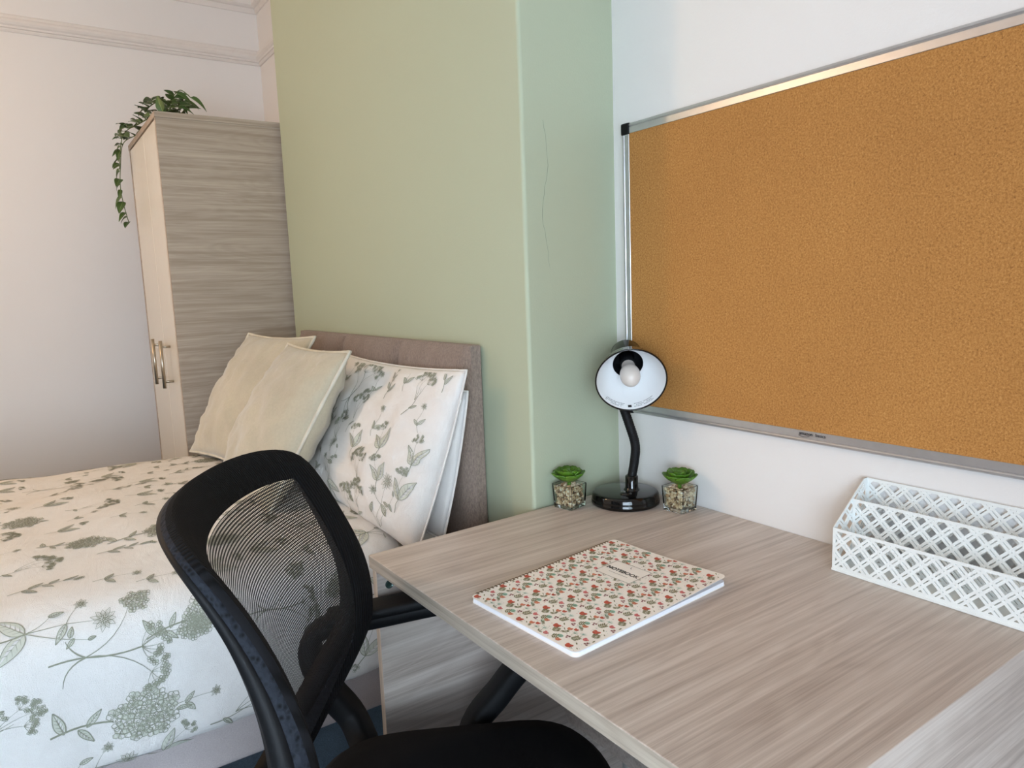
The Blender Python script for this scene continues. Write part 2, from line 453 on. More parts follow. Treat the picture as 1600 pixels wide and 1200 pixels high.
def put_leaf(me, pos, d, up, s, parent, name='leaf'):
    d = Vector(d).normalized(); up = Vector(up); y = up.cross(d).normalized(); z = d.cross(y)
    o = bpy.data.objects.new(name, me); COL.objects.link(o); WO[o.name] = Vector(pos); o.parent = parent
    Mx = Matrix(((d.x, y.x, z.x), (d.y, y.y, z.y), (d.z, y.z, z.z))).to_4x4()
    o.matrix_local = Matrix.Translation(Vector(pos)-WO[parent.name]) @ Mx @ Matrix.Scale(s, 4)
    return o
def vine():
    random.seed(11)
    t = thing('trailing_plant', 'green trailing vine spilling over the front corner of the wardrobe top', 'plant', (.55, 2.86, 1.775))
    v, f = lathe_vf([(.0, 0), (.038, 0), (.043, .004), (.052, .052), (.054, .055), (.050, .055), (.046, .046), (0, .046)], (.55, 2.86, 1.7752), n=32)
    obj('pot', v, f, [M['pot']], t, smooth=True)
    v, f = lathe_vf([(.047, 0), (.03, .006), (0, .009)], (.55, 2.86, 1.815), n=20); obj('soil', v, f, M['soil'], t, smooth=True)
    L1 = leaf_mesh('leaf_wide', .052, .033, .35, .25, [M['vine'], M['vinerib']])
    L2 = leaf_mesh('leaf_narrow', .050, .022, .5, .45, [M['vine'], M['vinerib']])
    zt = 1.782
    stems = [
        [(.55, 2.86, 1.82), (.55, 2.72, 1.86), (.51, 2.65, 1.845), (.48, 2.60, 1.80)],
        [(.55, 2.86, 1.82), (.56, 2.72, 1.84), (.53, 2.64, 1.83), (.51, 2.60, 1.80)],
        [(.55, 2.86, 1.82), (.52, 2.85, 1.86), (.46, 2.88, 1.82), (.41, 2.90, 1.79), (.395, 2.96, 1.80)],
        [(.55, 2.86, 1.82), (.52, 2.95, 1.86), (.45, 3.02, 1.83), (.405, 3.07, 1.80), (.39, 3.10, 1.74), (.385, 3.13, 1.68)],
        [(.55, 2.86, 1.82), (.54, 3.00, 1.85), (.46, 3.10, 1.81), (.41, 3.15, 1.78), (.395, 3.17, 1.70), (.388, 3.18, 1.62), (.395, 3.19, 1.55), (.405, 3.19, 1.49)],
        [(.55, 2.86, 1.82), (.50, 2.76, 1.86), (.45, 2.72, 1.83), (.425, 2.70, 1.80)],
    ]
    parts = []
    for si, s in enumerate(stems):
        P = smooth_path(s, 8); parts.append(tube_vf(P, [.0016]*len(P), 6))
        n = int(len(P)/2.3)
        for k in range(n):
            q = P[min(len(P)-1, int((k+.6)*len(P)/n))]
            hang = q.z < 1.77
            for sgn in ((1, -1) if (k % 2 == 0 and not hang) else ((-1)**k,)):
                a = random.uniform(0, 6.28)
                if hang: d = Vector((-.35+random.uniform(-.3, .1), sgn*.55, random.uniform(-.75, -.1)))
                elif q.x < .5: d = Vector((-.5, sgn*.7, random.uniform(-.15, .5)))
                else: d = Vector((math.cos(a), math.sin(a)*.8, random.uniform(-.05, .55)))
                up = Vector((-.3+random.uniform(-.3, .3), -.7, .6+random.uniform(-.2, .4)))
                me = random.choice((L1, L2, L2)) if hang else random.choice((L1, L1, L2))
                put_leaf(me, q+Vector((0, 0, .002)), d, up, random.uniform(.75, 1.15), t)
    # the loose sprig at the right and the broad leaf at the corner
    put_leaf(L1, (.462, 2.60, 1.785), (-.35, -.05, .9), (-.6, -.7, .1), .95, t)
    put_leaf(L2, (.47, 2.60, 1.785), (-.2, .1, .6), (-.5, -.6, .3), .8, t)
    put_leaf(L2, (.548, 2.60, 1.838), (.9, -.1, -.35), (0, -.8, .7), 1.2, t)
    put_leaf(L2, (.508, 2.60, 1.846), (.9, -.1, -.25), (0, -.8, .7), 1.1, t)
    parts.append(tube_vf(smooth_path([(.50, 2.64, 1.84), (.52, 2.60, 1.858), (.55, 2.60, 1.838)], 6), .0014, 6))
    v, f = join(parts); obj('stem', v, f, M['stem'], t, smooth=True)
vine()

# ------------------------------------------------------------------ bed
bed = thing('bed', 'upholstered double bed frame with tall mauve brown headboard by the green wall', 'bed', (-.2, 1.87, 0))
BY0, BY1 = 1.33, 2.40
# rails and deck
bp = [box_vf((-1.2, BY0, .322), (.745, BY0+.035, .50), .012, 3), box_vf((-1.2, BY1-.035, .322), (.745, BY1, .50), .012, 3),
      box_vf((-1.2, BY0+.036, .322), (-1.165, BY1-.036, .50), .012, 3), box_vf((-1.164, BY0+.036, .43), (.745, BY1-.036, .45), 0)]
for nm, p in zip(('side_rail', 'side_rail', 'end_rail', 'slat_deck'), bp): obj(nm, *p, M['bedbase'], bed)
for x in (-1.15, .70):
    for y in (BY0+.05, BY1-.05):
        v, f = lathe_vf([(0, 0), (.02, 0), (.03, .322), (0, .322)], (x, y, 0), n=20); obj('leg', v, f, M['black_plastic'], bed, smooth=False)
def headboard():
    x0, x1 = .765, .806; y0, y1, zt = 1.288, 2.372, 1.072
    obj('headboard_core', *box_vf((x0+.012, y0, .30), (x1, y1, zt-.003), .004), M['headboard'], bed)
    # padded vertical channels
    ys = [y0, 1.62, 1.985, y1]
    for a, b in zip(ys[:-1], ys[1:]):
        nu, nv = 25, 31; V = []
        for j in range(nv):
            for i in range(nu):
                u = i/(nu-1)*2-1; w = j/(nv-1)
                e = (1-abs(u)**7)*(1-(max(0, w-.86)/.14)**3.5)
                y = (a+b)/2+u*(b-a)/2*.9985; z = .31+(zt-.31)*w
                bul = .026*max(0, e)**.55
                wr = .0018*mnoise.noise(Vector((y*14, z*4, 2)))*e
                V.append((x0+.014-bul+wr, y, z - .003*(1-max(0, e)**.3)*(w > .9)))
        obj('headboard_channel', V, grid_faces(nu, nv, flip=True), M['headboard'], bed, smooth=True)
headboard()
mt = box('mattress', (-1.17, BY0+.012, .452), (.74, BY1-.012, .668), M['sheet'], None, .045, 4, smooth=True)
tag(mt, 'white mattress with pale sheet just showing behind the pillows', 'mattress')

# duvet ------------------------------------------------------------
DP = smooth_path([(0, 1.312, .432), (0, 1.292, .427), (0, 1.283, .47), (0, 1.279, .55), (0, 1.284, .628), (0, 1.312, .676), (0, 1.38, .703), (0, 1.55, .716), (0, 1.85, .722), (0, 2.15, .720), (0, 2.34, .712), (0, 2.415, .69), (0, 2.445, .64), (0, 2.45, .50), (0, 2.448, .42)], 10)
DL = [0]
for a, b in zip(DP[:-1], DP[1:]): DL.append(DL[-1]+(b-a).length)
DLa = np.array(DL); DY = np.array([p.y for p in DP]); DZ = np.array([p.z for p in DP])
DTOT = DL[-1]; SX1 = .62
def duvet0(s, t):
    y = float(np.interp(t, DLa, DY)); z = float(np.interp(t, DLa, DZ))
    return Vector((s, y, z))
def duvet(s, t, off=0.0):
    p = duvet0(s, t)
    e = .012; a = duvet0(s, min(DTOT, t+e)); b = duvet0(s, max(0, t-e)); tan = (a-b).normalized()
    n = Vector((0, -tan.z, tan.y))
    if n.length < .5: n = Vector((0, -1, 0))
    side = max(0, 1-t/.26); edge = min(1, t/.05)
    d = .010*mnoise.noise(Vector((s*3.0, t*4.0, 5.1))) + .0055*mnoise.noise(Vector((s*9, t*7, 1.3)))
    d += side*edge*(.014*mnoise.noise(Vector((s*5.5+t*3, t*1.6, 9.0))) + .006*mnoise.noise(Vector((s*16+t*6, t*3, 3.0))))
    ed = max(0, (s-(SX1-.09))/.09)
    d -= .028*ed**2.2
    q = p+n*(d+off)
    if t < .3: q.z += .006*mnoise.noise(Vector((s*4, 0, 7)))*(1-t/.3) + .03*max(0, (s-.48)/.14)**2*(1-t/.3)
    return q
def duvet_n(s, t):
    e = .004; a = duvet(s+e, t)-duvet(s-e, t); b = duvet(s, min(DTOT, t+e))-duvet(s, max(0, t-e)); n = a.cross(b)
    return n.normalized() if n.length > 0 else Vector((0, 0, 1))
ns, nt = 150, 120
V = [duvet(-1.24+(SX1+1.24)*i/(ns-1), DTOT*j/(nt-1)) for j in range(nt) for i in range(ns)]
F = grid_faces(ns, nt)
k = len(V)
V += [p+Vector((0, 0, 0)) - duvet_n(-1.24+(SX1+1.24)*(i % ns)/(ns-1), DTOT*(i//ns)/(nt-1))*.016 for i, p in enumerate(V[:k])]
F += grid_faces(ns, nt, k, True)
for i in range(ns-1): F.append((i, k+i, k+i+1, i+1)); a = (nt-1)*ns+i; F.append((a, a+1, k+a+1, k+a))
for j in range(nt-1): a = j*ns+ns-1; F.append((a, k+a, k+a+ns, a+ns)); b = j*ns; F.append((b, b+ns, k+b+ns, k+b))
duv = obj('duvet', V, F, M['cotton'], smooth=True)
tag(duv, 'white duvet with grey green wildflower print spread over the bed', 'duvet')

# ---- botanical print: strokes and leaves drawn in 2D, laid on the cloth as thin print
class Draw:
    def __init__(s): s.polys = []   # (list of 2D pts (quads), colour index)
    def stroke(s, pts, w, c=0, taper=True):
        n = len(pts)
        L, Rr = [], []
        for i, (x, y) in enumerate(pts):
            a = pts[max(0, i-1)]; b = pts[min(n-1, i+1)]; dx, dy = b[0]-a[0], b[1]-a[1]; l = math.hypot(dx, dy) or 1
            ww = w*.5*(1 if not taper else (1-.65*(i/(n-1))))
            L.append((x-dy/l*ww, y+dx/l*ww)); Rr.append((x+dy/l*ww, y-dx/l*ww))
        for i in range(n-1): s.polys.append(([L[i], Rr[i], Rr[i+1], L[i+1]], c))
    def poly(s, pts, c): s.polys.append((pts, c))
    def add(s, o, x, y, ang=0, sc=1):
        ca, sa = math.cos(ang)*sc, math.sin(ang)*sc
        for p, c in o.polys: s.polys.append(([(x+ca*a-sa*b, y+sa*a+ca*b) for a, b in p], c))
def arc(p0, p1, bend, n=6):
    (x0, y0), (x1, y1) = p0, p1; dx, dy = x1-x0, y1-y0
    return [(x0+dx*t-dy*bend*4*t*(1-t), y0+dy*t+dx*bend*4*t*(1-t)) for t in [i/n for i in range(n+1)]]
LW = .00115
def d_leaf(L=.04, wd=.36, fill=True, veins=4):
    d = Draw(); n = 8; up, dn = [], []
    for i in range(n+1):
        t = i/n; w = L*wd*.5*math.sin(math.pi*t**.8)**.9*(1-.2*t) if 0 < i < n else 0
        up.append((t*L, w)); dn.append((t*L, -w*.92))
    if fill:
        for i in range(n): d.poly([(i/n*L, 0), ((i+1)/n*L, 0), up[i+1], up[i]], 1)
        for i in range(n): d.poly([dn[i], dn[i+1], (.4*dn[i+1][0]+.6*(i+1)/n*L, dn[i+1][1]*.5), (.4*dn[i][0]+.6*i/n*L, dn[i][1]*.5)], 1)
    d.stroke(up, LW, 0, False); d.stroke(dn, LW, 0, False); d.stroke([(0, 0), (L*.5, 0), (L*.96, 0)], LW*1.1)
    for k in range(veins):
        t = .16+.62*k/veins
        for sg in (1, -1):
            w = L*wd*.4*math.sin(math.pi*(t+.1)**.8)
            d.stroke([(t*L, 0), ((t+.12)*L, sg*w*.8)], LW*.75)
    return d
def d_floret(r=.006, n=4):
    d = Draw()
    for k in range(n):
        a = 2*math.pi*k/n+.4; c = (math.cos(a)*r*.55, math.sin(a)*r*.55)
        ring = [(c[0]+math.cos(b)*r*.5, c[1]+math.sin(b)*r*.5) for b in [2*math.pi*i/6 for i in range(7)]]
        d.stroke(ring, LW*.75, 0, False)
        d.poly([(0, 0), ring[1], ring[2], ring[3]], 1)
    d.poly([(-.0012, -.0012), (.0012, -.0012), (.0012, .0012), (-.0012, .0012)], 0)
    return d
def d_daisy(r=.018, n=10):
    d = Draw()
    for k in range(n):
        a = 2*math.pi*k/n; l = r*(.8+.2*((k*7) % 3)/2)
        c, s_ = math.cos(a), math.sin(a)
        w = r*.15
        o = [(c*r*.2, s_*r*.2), (c*l*.65-s_*w, s_*l*.65+c*w), (c*l, s_*l), (c*l*.65+s_*w, s_*l*.65-c*w), (c*r*.2, s_*r*.2)]
        d.stroke(o, LW*.8, 0, False)
        d.stroke([(c*r*.2, s_*r*.2), (c*l*.8, s_*l*.8)], LW*.6)
    for k in range(9):
        a = k*2.4; q = .0012+.0028*(k/9); x, y = math.cos(a)*q, math.sin(a)*q
        d.poly([(x-.001, y-.001), (x+.001, y-.001), (x+.001, y+.001), (x-.001, y+.001)], 0)
    return d
def d_cluster(rnd, R0=.03, n=22, fr=.0065):
    d = Draw()
    for k in range(n):
        a = k*2.39996; q = R0*math.sqrt((k+.5)/n)
        d.add(d_floret(fr*rnd.uniform(.8, 1.15), rnd.choice((4, 5))), math.cos(a)*q+R0*.2, math.sin(a)*q*.85, rnd.uniform(0, 6))
    return d
def d_umbel(rnd, L=.03, n=6, spread=1.3, fr=.006):
    d = Draw()
    for k in range(n):
        a = -spread/2+spread*k/(n-1)+rnd.uniform(-.05, .05); l = L*rnd.uniform(.8, 1.1)
        p = (math.cos(a)*l, math.sin(a)*l)
        d.stroke(arc((0, 0), p, .08*(1 if a > 0 else -1), 4), LW*.8)
        for q in range(3): d.add(d_floret(fr*rnd.uniform(.7, 1.0), 4), p[0]+rnd.uniform(-1, 1)*.005, p[1]+rnd.uniform(-1, 1)*.005, rnd.uniform(0, 6))
    return d
def m_branch_umbels(rnd):
    d = Draw(); d.stroke(arc((-.05, -.006), (0, 0), .03), LW*2.2, 0, False); d.stroke(arc((0, 0), (.08, .004), -.05), LW*2, 0, False)
    d.stroke(arc((0, 0), (-.028, .028), .1), LW*2.2); d.stroke(arc((0, 0), (-.03, -.045), -.18), LW*2.4)
    d.stroke(arc((0, 0), (.062, .07), -.12), LW*1.4); d.add(d_cluster(rnd, .022, 16, .006), .07, .078, .8)
    d.stroke(arc((0, 0), (.095, -.04), .12), LW*1.6); d.add(d_umbel(rnd, .026, 6, 2.4), .095, -.04, -.5)
    d.add(d_umbel(rnd, .035, 7, 2.2), .08, .004, .1)
    d.stroke(arc((.08, .004), (.145, .02), .1), LW*1.2); d.add(d_cluster(rnd, .024, 20, .0065), .155, .02, .2)
    return d
def m_leafpair_daisy(rnd):
    d = Draw(); d.stroke(arc((-.07, -.012), (0, 0), -.05), LW*2, 0, False)
    d.add(d_leaf(.052, .5), 0, 0, 2.5); d.add(d_leaf(.058, .42), 0, 0, -2.2)
    d.stroke(arc((0, 0), (.055, .006), 0), LW*1.4); d.stroke(arc((0, 0), (.035, .028), -.1), LW*1.2); d.add(d_leaf(.022, .45), .03, .024, .2)
    d.stroke(arc((.055, .006), (.095, .004), 0), LW); d.add(d_daisy(.021, 11), .108, .004)
    d.add(d_leaf(.034, .34), .055, .006, -2.0); d.stroke(arc((0, 0), (.085, -.024), -.04), LW*1.1); d.add(d_leaf(.018, .5), .06, -.018, 1.4); d.add(d_leaf(.018, .4), .066, -.019, -2.2)
    d.add(d_leaf(.012, .5), .085, -.024, .3); d.stroke(arc((.055, .006), (.07, .034), .05), LW); d.add(d_daisy(.012, 8), .075, .04)
    return d
def m_sprig(rnd, n=5, L=.10):
    d = Draw(); st = arc((0, 0), (L, L*.12), .06, 10); d.stroke(st, LW*1.6)
    for k in range(n):
        p = st[min(10, 2+int(k*8/n))]; sg = 1 if k % 2 else -1
        if k == n-1: d.add(d_leaf(L*.26, .28), p[0], p[1], .35)
        else: d.add(d_leaf(L*(.30-.03*k), .36, k % 3 != 2), p[0], p[1], sg*rnd.uniform(.55, .85))
    for k in range(3): d.add(d_floret(.0045, 4), L+.004*k, L*.12+rnd.uniform(-.006, .006))
    return d
def m_hydrangea(rnd):
    d = Draw(); d.stroke(arc((-.06, 0), (.01, 0), .05), LW*2.2, 0, False); d.add(d_cluster(rnd, .040, 34, .0085), .04, 0)
    d.add(d_leaf(.034, .4), -.045, 0, 1.9); d.add(d_leaf(.028, .35), -.02, 0, .9); d.add(d_leaf(.028, .35), -.03, 0, -.9); d.add(d_leaf(.02, .35), .085, -.004, 0)
    return d
def m_twoleaf(rnd):
    d = Draw(); d.stroke(arc((-.03, 0), (0, 0), .05), LW*1.5, 0, False); d.add(d_leaf(.050, .40), 0, 0, .75); d.add(d_leaf(.056, .46), 0, 0, -.35)
    d.stroke(arc((0, 0), (.055, .018), .05), LW); d.add(d_umbel(rnd, .014, 4, 2, .0045), .05, .017, .3); return d
def m_small(rnd):
    d = Draw(); d.stroke(arc((-.02, 0), (.05, .008), .05), LW*1.2); d.add(d_leaf(.026, .4), 0, 0, .9); d.add(d_leaf(.024, .5), .002, 0, -.8); d.add(d_daisy(.012, 8), .056, .009); return d
def m_dill(rnd):
    d = Draw(); d.stroke(arc((-.04, 0), (.03, 0), -.05), LW*1.6)
    for a, l in ((.45, .05), (.1, .06), (-.3, .045)):
        d.stroke(arc((.0, 0), (math.cos(a)*l, math.sin(a)*l), .05), LW); d.add(d_umbel(rnd, .020, 5, 1.8, .005), math.cos(a)*l, math.sin(a)*l, a)
    d.add(d_leaf(.022, .35), -.02, 0, -1.0); return d
KINDS = [m_branch_umbels, m_leafpair_daisy, m_sprig, m_hydrangea, m_twoleaf, m_small, m_dill]

def lay_print(name, items, fn, parent, mats, clip=None, smooth=True):
    """items: (Draw, x, y, angle, scale); fn maps 2D to 3D on the cloth"""
    V, F, I = [], [], []
    for d, x, y, an, sc in items:
        ca, sa = math.cos(an)*sc, math.sin(an)*sc
        for kk, (p, c) in enumerate(d.polys):
            q = [(x+ca*a-sa*b, y+sa*a+ca*b) for a, b in p]
            if clip and not all(clip(*z) for z in q): continue
            o = len(V)
            for z in q: V.append(fn(z[0], z[1], c, kk % 70))
            F.append(tuple(range(o, o+len(q)))); I.append(c)
    return obj(name, V, F, mats, parent, midx=I)
PM = [M['printline'], M['printfill']]
rnd = random.Random(5)
items = []
placed = []
def pl(kind, s, t, an, sc=1.0, r=.07):
    items.append((kind(rnd), s, t, an, sc)); placed.append((s, t, r))
pl(m_leafpair_daisy, -.04, .285, -.12, 1.0, .12)
pl(m_branch_umbels, .035, .225, -.12, 1.0, .13)
pl(m_hydrangea, .05, .105, -.05, 1.25, .08)
pl(m_sprig, -.06, .40, -.02, 1.0, .08)
pl(m_small, .08, .375, -.1, .9, .05)
pl(m_twoleaf, .24, .34, -.1, 1.0, .07)
pl(m_small, .17, .10, -.1, .9, .05)
pl(m_dill, .25, .05, .15, 1.1, .08)
pl(m_twoleaf, .13, .02, .35, .9, .05)
pl(m_sprig, .38, .13, .1, .6, .05)
pl(m_branch_umbels, .32, .22, -.1, .8, .1)
pl(m_twoleaf, .50, .07, .9, 1.1, .06)
pl(m_leafpair_daisy, -.02, .03, -.1, .9, .09)
tries = 0
while tries < 5000:
    tries += 1
    s = rnd.uniform(-1.15, .58); t = rnd.uniform(.03, DTOT-.06)
    k = rnd.choice(KINDS); r = {m_branch_umbels: .095, m_leafpair_daisy: .085, m_hydrangea: .07, m_sprig: .062}.get(k, .05)
    cx = s+.035
    if any((cx-a-.035)**2+(t-b)**2 < ((r+c)*.70)**2 for a, b, c in placed): continue
    pl(k, s, t, rnd.uniform(-.35, .35), rnd.uniform(.75, 1.0), r)
lay_print('flower_print', items, lambda a, b, c, k: duvet(a, b, .0009+.0003*(c == 0)+k*4e-6), duv, PM, lambda a, b: -1.2 < a < SX1-.03 and .004 < b < DTOT-.02)

# pillows and cushions ---------------------------------------------
class Pillow:
    def __init__(s, C, U, Vv, hw, hh, th, pinch=.06, seed=0, n=30, e=.55, sag=0, wr=.004, bow=0, th2=None):
        s.C = Vector(C); s.U = Vector(U).normalized(); Vv = Vector(Vv); s.V = (Vv-s.U*Vv.dot(s.U)).normalized(); s.N = s.U.cross(s.V)
        s.hw, s.hh, s.th, s.p, s.seed, s.n, s.e, s.sag, s.wr, s.bow, s.th2 = hw, hh, th, pinch, seed, n, e, sag, wr, bow, (th if th2 is None else th2)
        s.front = 1 if s.N.x < 0 else -1
    def pt(s, u, v, side=1, off=0.):
        x = u*s.hw*(1-s.p*(1-v*v)); y = v*s.hh*(1-s.p*(1-u*u))
        b = max(0, (1-u*u))*max(0, (1-v*v))
        vv = v+s.sag*(1-v*v)
        t = (s.th if side == s.front else s.th2)*(b**s.e)*(1-s.sag*v)
        w = s.wr*(mnoise.noise(Vector((u*3.5+s.seed, v*3.5, side*2.0)))+.6*mnoise.noise(Vector((u*9+s.seed, v*7, side*3.0))))*min(1, b*6)
        # gathers running in from the seams
        g = math.exp(-((1-abs(u))/.18)**2)+math.exp(-((1-abs(v))/.18)**2)
        w += s.wr*.7*g*mnoise.noise(Vector((u*12+s.seed, v*12, 7)))*min(1, b*8)
        return s.C+s.U*x+s.V*y+s.N*(side*(t+w+off)+s.bow*(1-v*v)*(-s.front))
    def build(s, name, mat, label, cat, group=None, pipe=0, flange=0, pm=None, sides=None):
        n = s.n; V, F, I = [], [], []
        P = [-1+2*i/(n-1) for i in range(n)]; P = [math.copysign(abs(p)**.85, p) for p in P]
        for sd in (1, -1):
            o = len(V)
            for v in P:
                for u in P: V.append(s.pt(u, v, sd))
            q = grid_faces(n, n, o, sd < 0); F += q; I += [0 if sd > 0 else (1 if sides else 0)]*len(q)
        ob = obj(name, V, F, [mat]+([sides] if sides else []), smooth=True, midx=I); tag(ob, label, cat, group)
        # weld the two halves
        bm = bmesh.new(); bm.from_mesh(ob.data); bmesh.ops.remove_doubles(bm, verts=bm.verts, dist=.0004); bm.to_mesh(ob.data); bm.free()
        if pipe:
            loop = [s.pt(p, -1) for p in P]+[s.pt(1, p) for p in P[1:]]+[s.pt(p, 1) for p in P[::-1][1:]]+[s.pt(-1, p) for p in P[::-1][1:-1]]
            v, f = tube_vf(loop, [pipe*(1+.18*mnoise.noise(p*60)) for p in loop], 8, closed=True); obj('piping', v, f, pm or mat, ob, smooth=True)
        return ob

# back pillow (white reverse towards the room edge), front floral pillow
P2 = Pillow((.710, 1.572, .828), (0, -1, 0), (.075, 0, .30), .318, .155, .030, .03, 3, wr=.004, bow=.012, th2=.012)
b2 = P2.build('pillow', M['cotton'], 'white pillow behind the flowered pillow against the headboard', 'pillow', pipe=.0028)
P1 = Pillow((.672, 1.590, .847), (0.0, -1, 0), (.125, 0, .33), .350, .190, .092, .07, 8, n=44, sag=.38, wr=.010, bow=.022, th2=.020, e=.5)
b1 = P1.build('pillow', M['cotton'], 'plump white pillow printed with grey green wildflowers, nearest the desk', 'pillow', pipe=.0022)
items = []; rr = random.Random(21); placed = []
def plp(kind, x, y, an, sc, r): items.append((kind(rr), x, y, an, sc)); placed.append((x, y, r))
def side_pick(p):  # which way the room-facing side is
    return 1 if p.N.x < 0 else -1
S1 = side_pick(P1)
up = math.pi/2
tr = 0
while tr < 4000:
    tr += 1
    x = rr.uniform(-.31, .31); y = rr.uniform(-.185, .15); k = rr.choice(KINDS); r = {m_branch_umbels: .075, m_leafpair_daisy: .068, m_hydrangea: .058, m_sprig: .05}.get(k, .04)
    if any((x-a)**2+(y+.03-b-.03)**2 < ((r+c)*.80)**2 for a, b, c in placed): continue
    plp(k, x, y, up+rr.uniform(-.35, .35), rr.uniform(.78, 1.0), r)
lay_print('flower_print', items, lambda a, b, c, k: P1.pt(a/P1.hw, b/P1.hh, S1, .0011+.0003*(c == 0)+k*4e-6), b1, PM, lambda a, b: abs(a) < P1.hw*.96 and abs(b) < P1.hh*.95)

CA = Pillow((.545, 2.165, .895), (.17, -1, 0), (.235, 0, .37), .212, .205, .070, .06, 14, n=34, wr=.009, th2=.062)
ca = CA.build('cushion', M['velvet'], 'beige velvet cushion at the wardrobe side, further of the two', 'cushion', 'beige velvet cushions on the bed', pipe=.0042, pm=M['piping'])
CB = Pillow((.512, 1.775, .880), (.02, -1, 0), (.225, 0, .36), .212, .205, .070, .055, 27, n=34, wr=.011, th2=.088)
cb = CB.build('cushion', M['velvet'], 'beige velvet cushion overlapping the flowered pillow, nearer of the two', 'cushion', 'beige velvet cushions on the bed', pipe=.0045, pm=M['piping'])

# ------------------------------------------------------------------ desk
desk = thing('desk', 'pale ash wood desk against the white wall under the cork board', 'desk', (.757, .71, 0))
Q = [(.447, 1.1005), (1.0635, 1.1185), (1.0635, .316), (.4535, .3135)]
v, f = prism_vf(Q, .728, .75, .0011)
fc = []
top = obj('desktop', v, f, [M['woodX'], M['woodY']], desk)
for p in top.data.polygons:
    if abs(p.normal.z) < .3 and p.normal.x < -.7: p.material_index = 1
def panel(name, lo, hi, edge_front=True):
    o = box(name, lo, hi, [M['woodX'], M['woodZ']], desk, .0008)
    for p in o.data.polygons:
        if p.normal.x < -.9: p.material_index = 1
    return o
ep = panel('end_panel', (.452, 1.083, .002), (1.0, 1.099, .7275))
panel('end_panel', (.458, .322, .002), (1.055, .338, .7275))
box('back_panel', (.845, .3385, .30), (.861, 1.0825, .7275), M['woodX'], desk, .0008)
v, f = lathe_vf([(0, 0), (.0075, 0), (.0075, .0012), (.0068, .0018), (.0045, .0006), (.002, .0002), (0, .0002)], (.474, 1.0828, .697), (0, -1, 0), 24)
cf = obj('cam_fitting', v, f, M['cam_cap'], desk, smooth=False); cf['label'] = 'dark green cam fitting'

# ------------------------------------------------------------------ cork board
board = thing('cork_board', 'large cork notice board in a thin aluminium frame on the white wall', 'board', (1.06, .668, .914))
Y1b, Y0b, Z0b, Z1b = 1.108, .206, .916, 1.504
box('cork_panel', (1.052, Y0b+.012, Z0b+.012), (1.0635, Y1b-.012, Z1b-.012), M['cork'], board, 0)
def frame_bar(a, b, inward):
    """extruded profile with a groove along its outer third"""
    a, b, inn = Vector(a), Vector(b), Vector(inward); out = Vector((-1, 0, 0))
    prof = [(0, 0), (0, .007), (.0015, .0095), (.0045, .0105), (.006, .0095), (.0068, .0085), (.0076, .0095), (.0085, .0100), (.0195, .0100), (.0200, .0094), (.0200, .0)]
    V = []
    for p in (a, b):
        sgn = 1 if p is a else -1
        for i, o in prof: V.append(Vector((1.0640, p.y, p.z))+inn*i+out*(o+.004))
    n = len(prof); F = [(k, k+1, n+k+1, n+k) for k in range(n-1)]+[tuple(range(n))[::-1], tuple(range(n, 2*n))]
    return V, F
for a, b, inn in (((0, Y1b-.018, Z1b), (0, Y0b+.018, Z1b), (0, 0, -1)), ((0, Y1b-.018, Z0b), (0, Y0b+.018, Z0b), (0, 0, 1)),
                  ((0, Y1b, Z1b-.018), (0, Y1b, Z0b+.018), (0, -1, 0)), ((0, Y0b, Z1b-.018), (0, Y0b, Z0b+.018), (0, 1, 0))):
    v, f = frame_bar(a, b, inn); o = obj('frame_bar', v, f, M['alu'], board)
for y, sy in ((Y1b, -1), (Y0b, 1)):
    for z, sz in ((Z1b, -1), (Z0b, 1)):
        ys = sorted((y+sy*-.0012, y+sy*.0215)); zs = sorted((z+sz*-.0012, z+sz*.0215))
        bm = bmesh.new(); v, f = box_vf((1.0475, ys[0], zs[0]), (1.064, ys[1], zs[1]), .003, 3)
        o = obj('corner_cap', v, f, M['black_plastic'], board); o['label'] = 'black plastic corner cap'
def text(name, body, size, m, parent, origin, xdir, ydir, ext=.0002, bold=0):
    cu = bpy.data.curves.new(name, 'FONT'); cu.body = body; cu.size = size; cu.extrude = ext; cu.align_x = 'CENTER'; cu.align_y = 'CENTER'; cu.offset = bold
    t = bpy.data.objects.new('tmp_text', cu); COL.objects.link(t); dg = bpy.context.evaluated_depsgraph_get(); dg.update()
    me = bpy.data.meshes.new_from_object(t.evaluated_get(dg)); bpy.data.objects.remove(t)
    x, y = Vector(xdir).normalized(), Vector(ydir).normalized(); z = x.cross(y); O = Vector(origin)
    V = [O+x*q.co.x+y*q.co.y+z*q.co.z for q in me.vertices]; F = [tuple(p.vertices) for p in me.polygons]
    bpy.data.meshes.remove(me)
    return obj(name, V, F, m, parent)
text('maker_lettering', 'amazon', .0080, M['ink'], board, (1.0494, .6835, .9312), (0, -1, 0), (0, 0, 1), .0001, .00012)
text('maker_lettering', 'basics', .0078, M['ink'], board, (1.0494, .6570, .9312), (0, -1, 0), (0, 0, 1), .0001)
v, f = [], []
pts = [(1.0492, .6965-.020*k/10, .9278-.0022*math.sin(math.pi*k/10)) for k in range(11)]
v, f = tube_vf(pts, .00035, 5); obj('maker_swoosh', v, f, M['ink'], board)

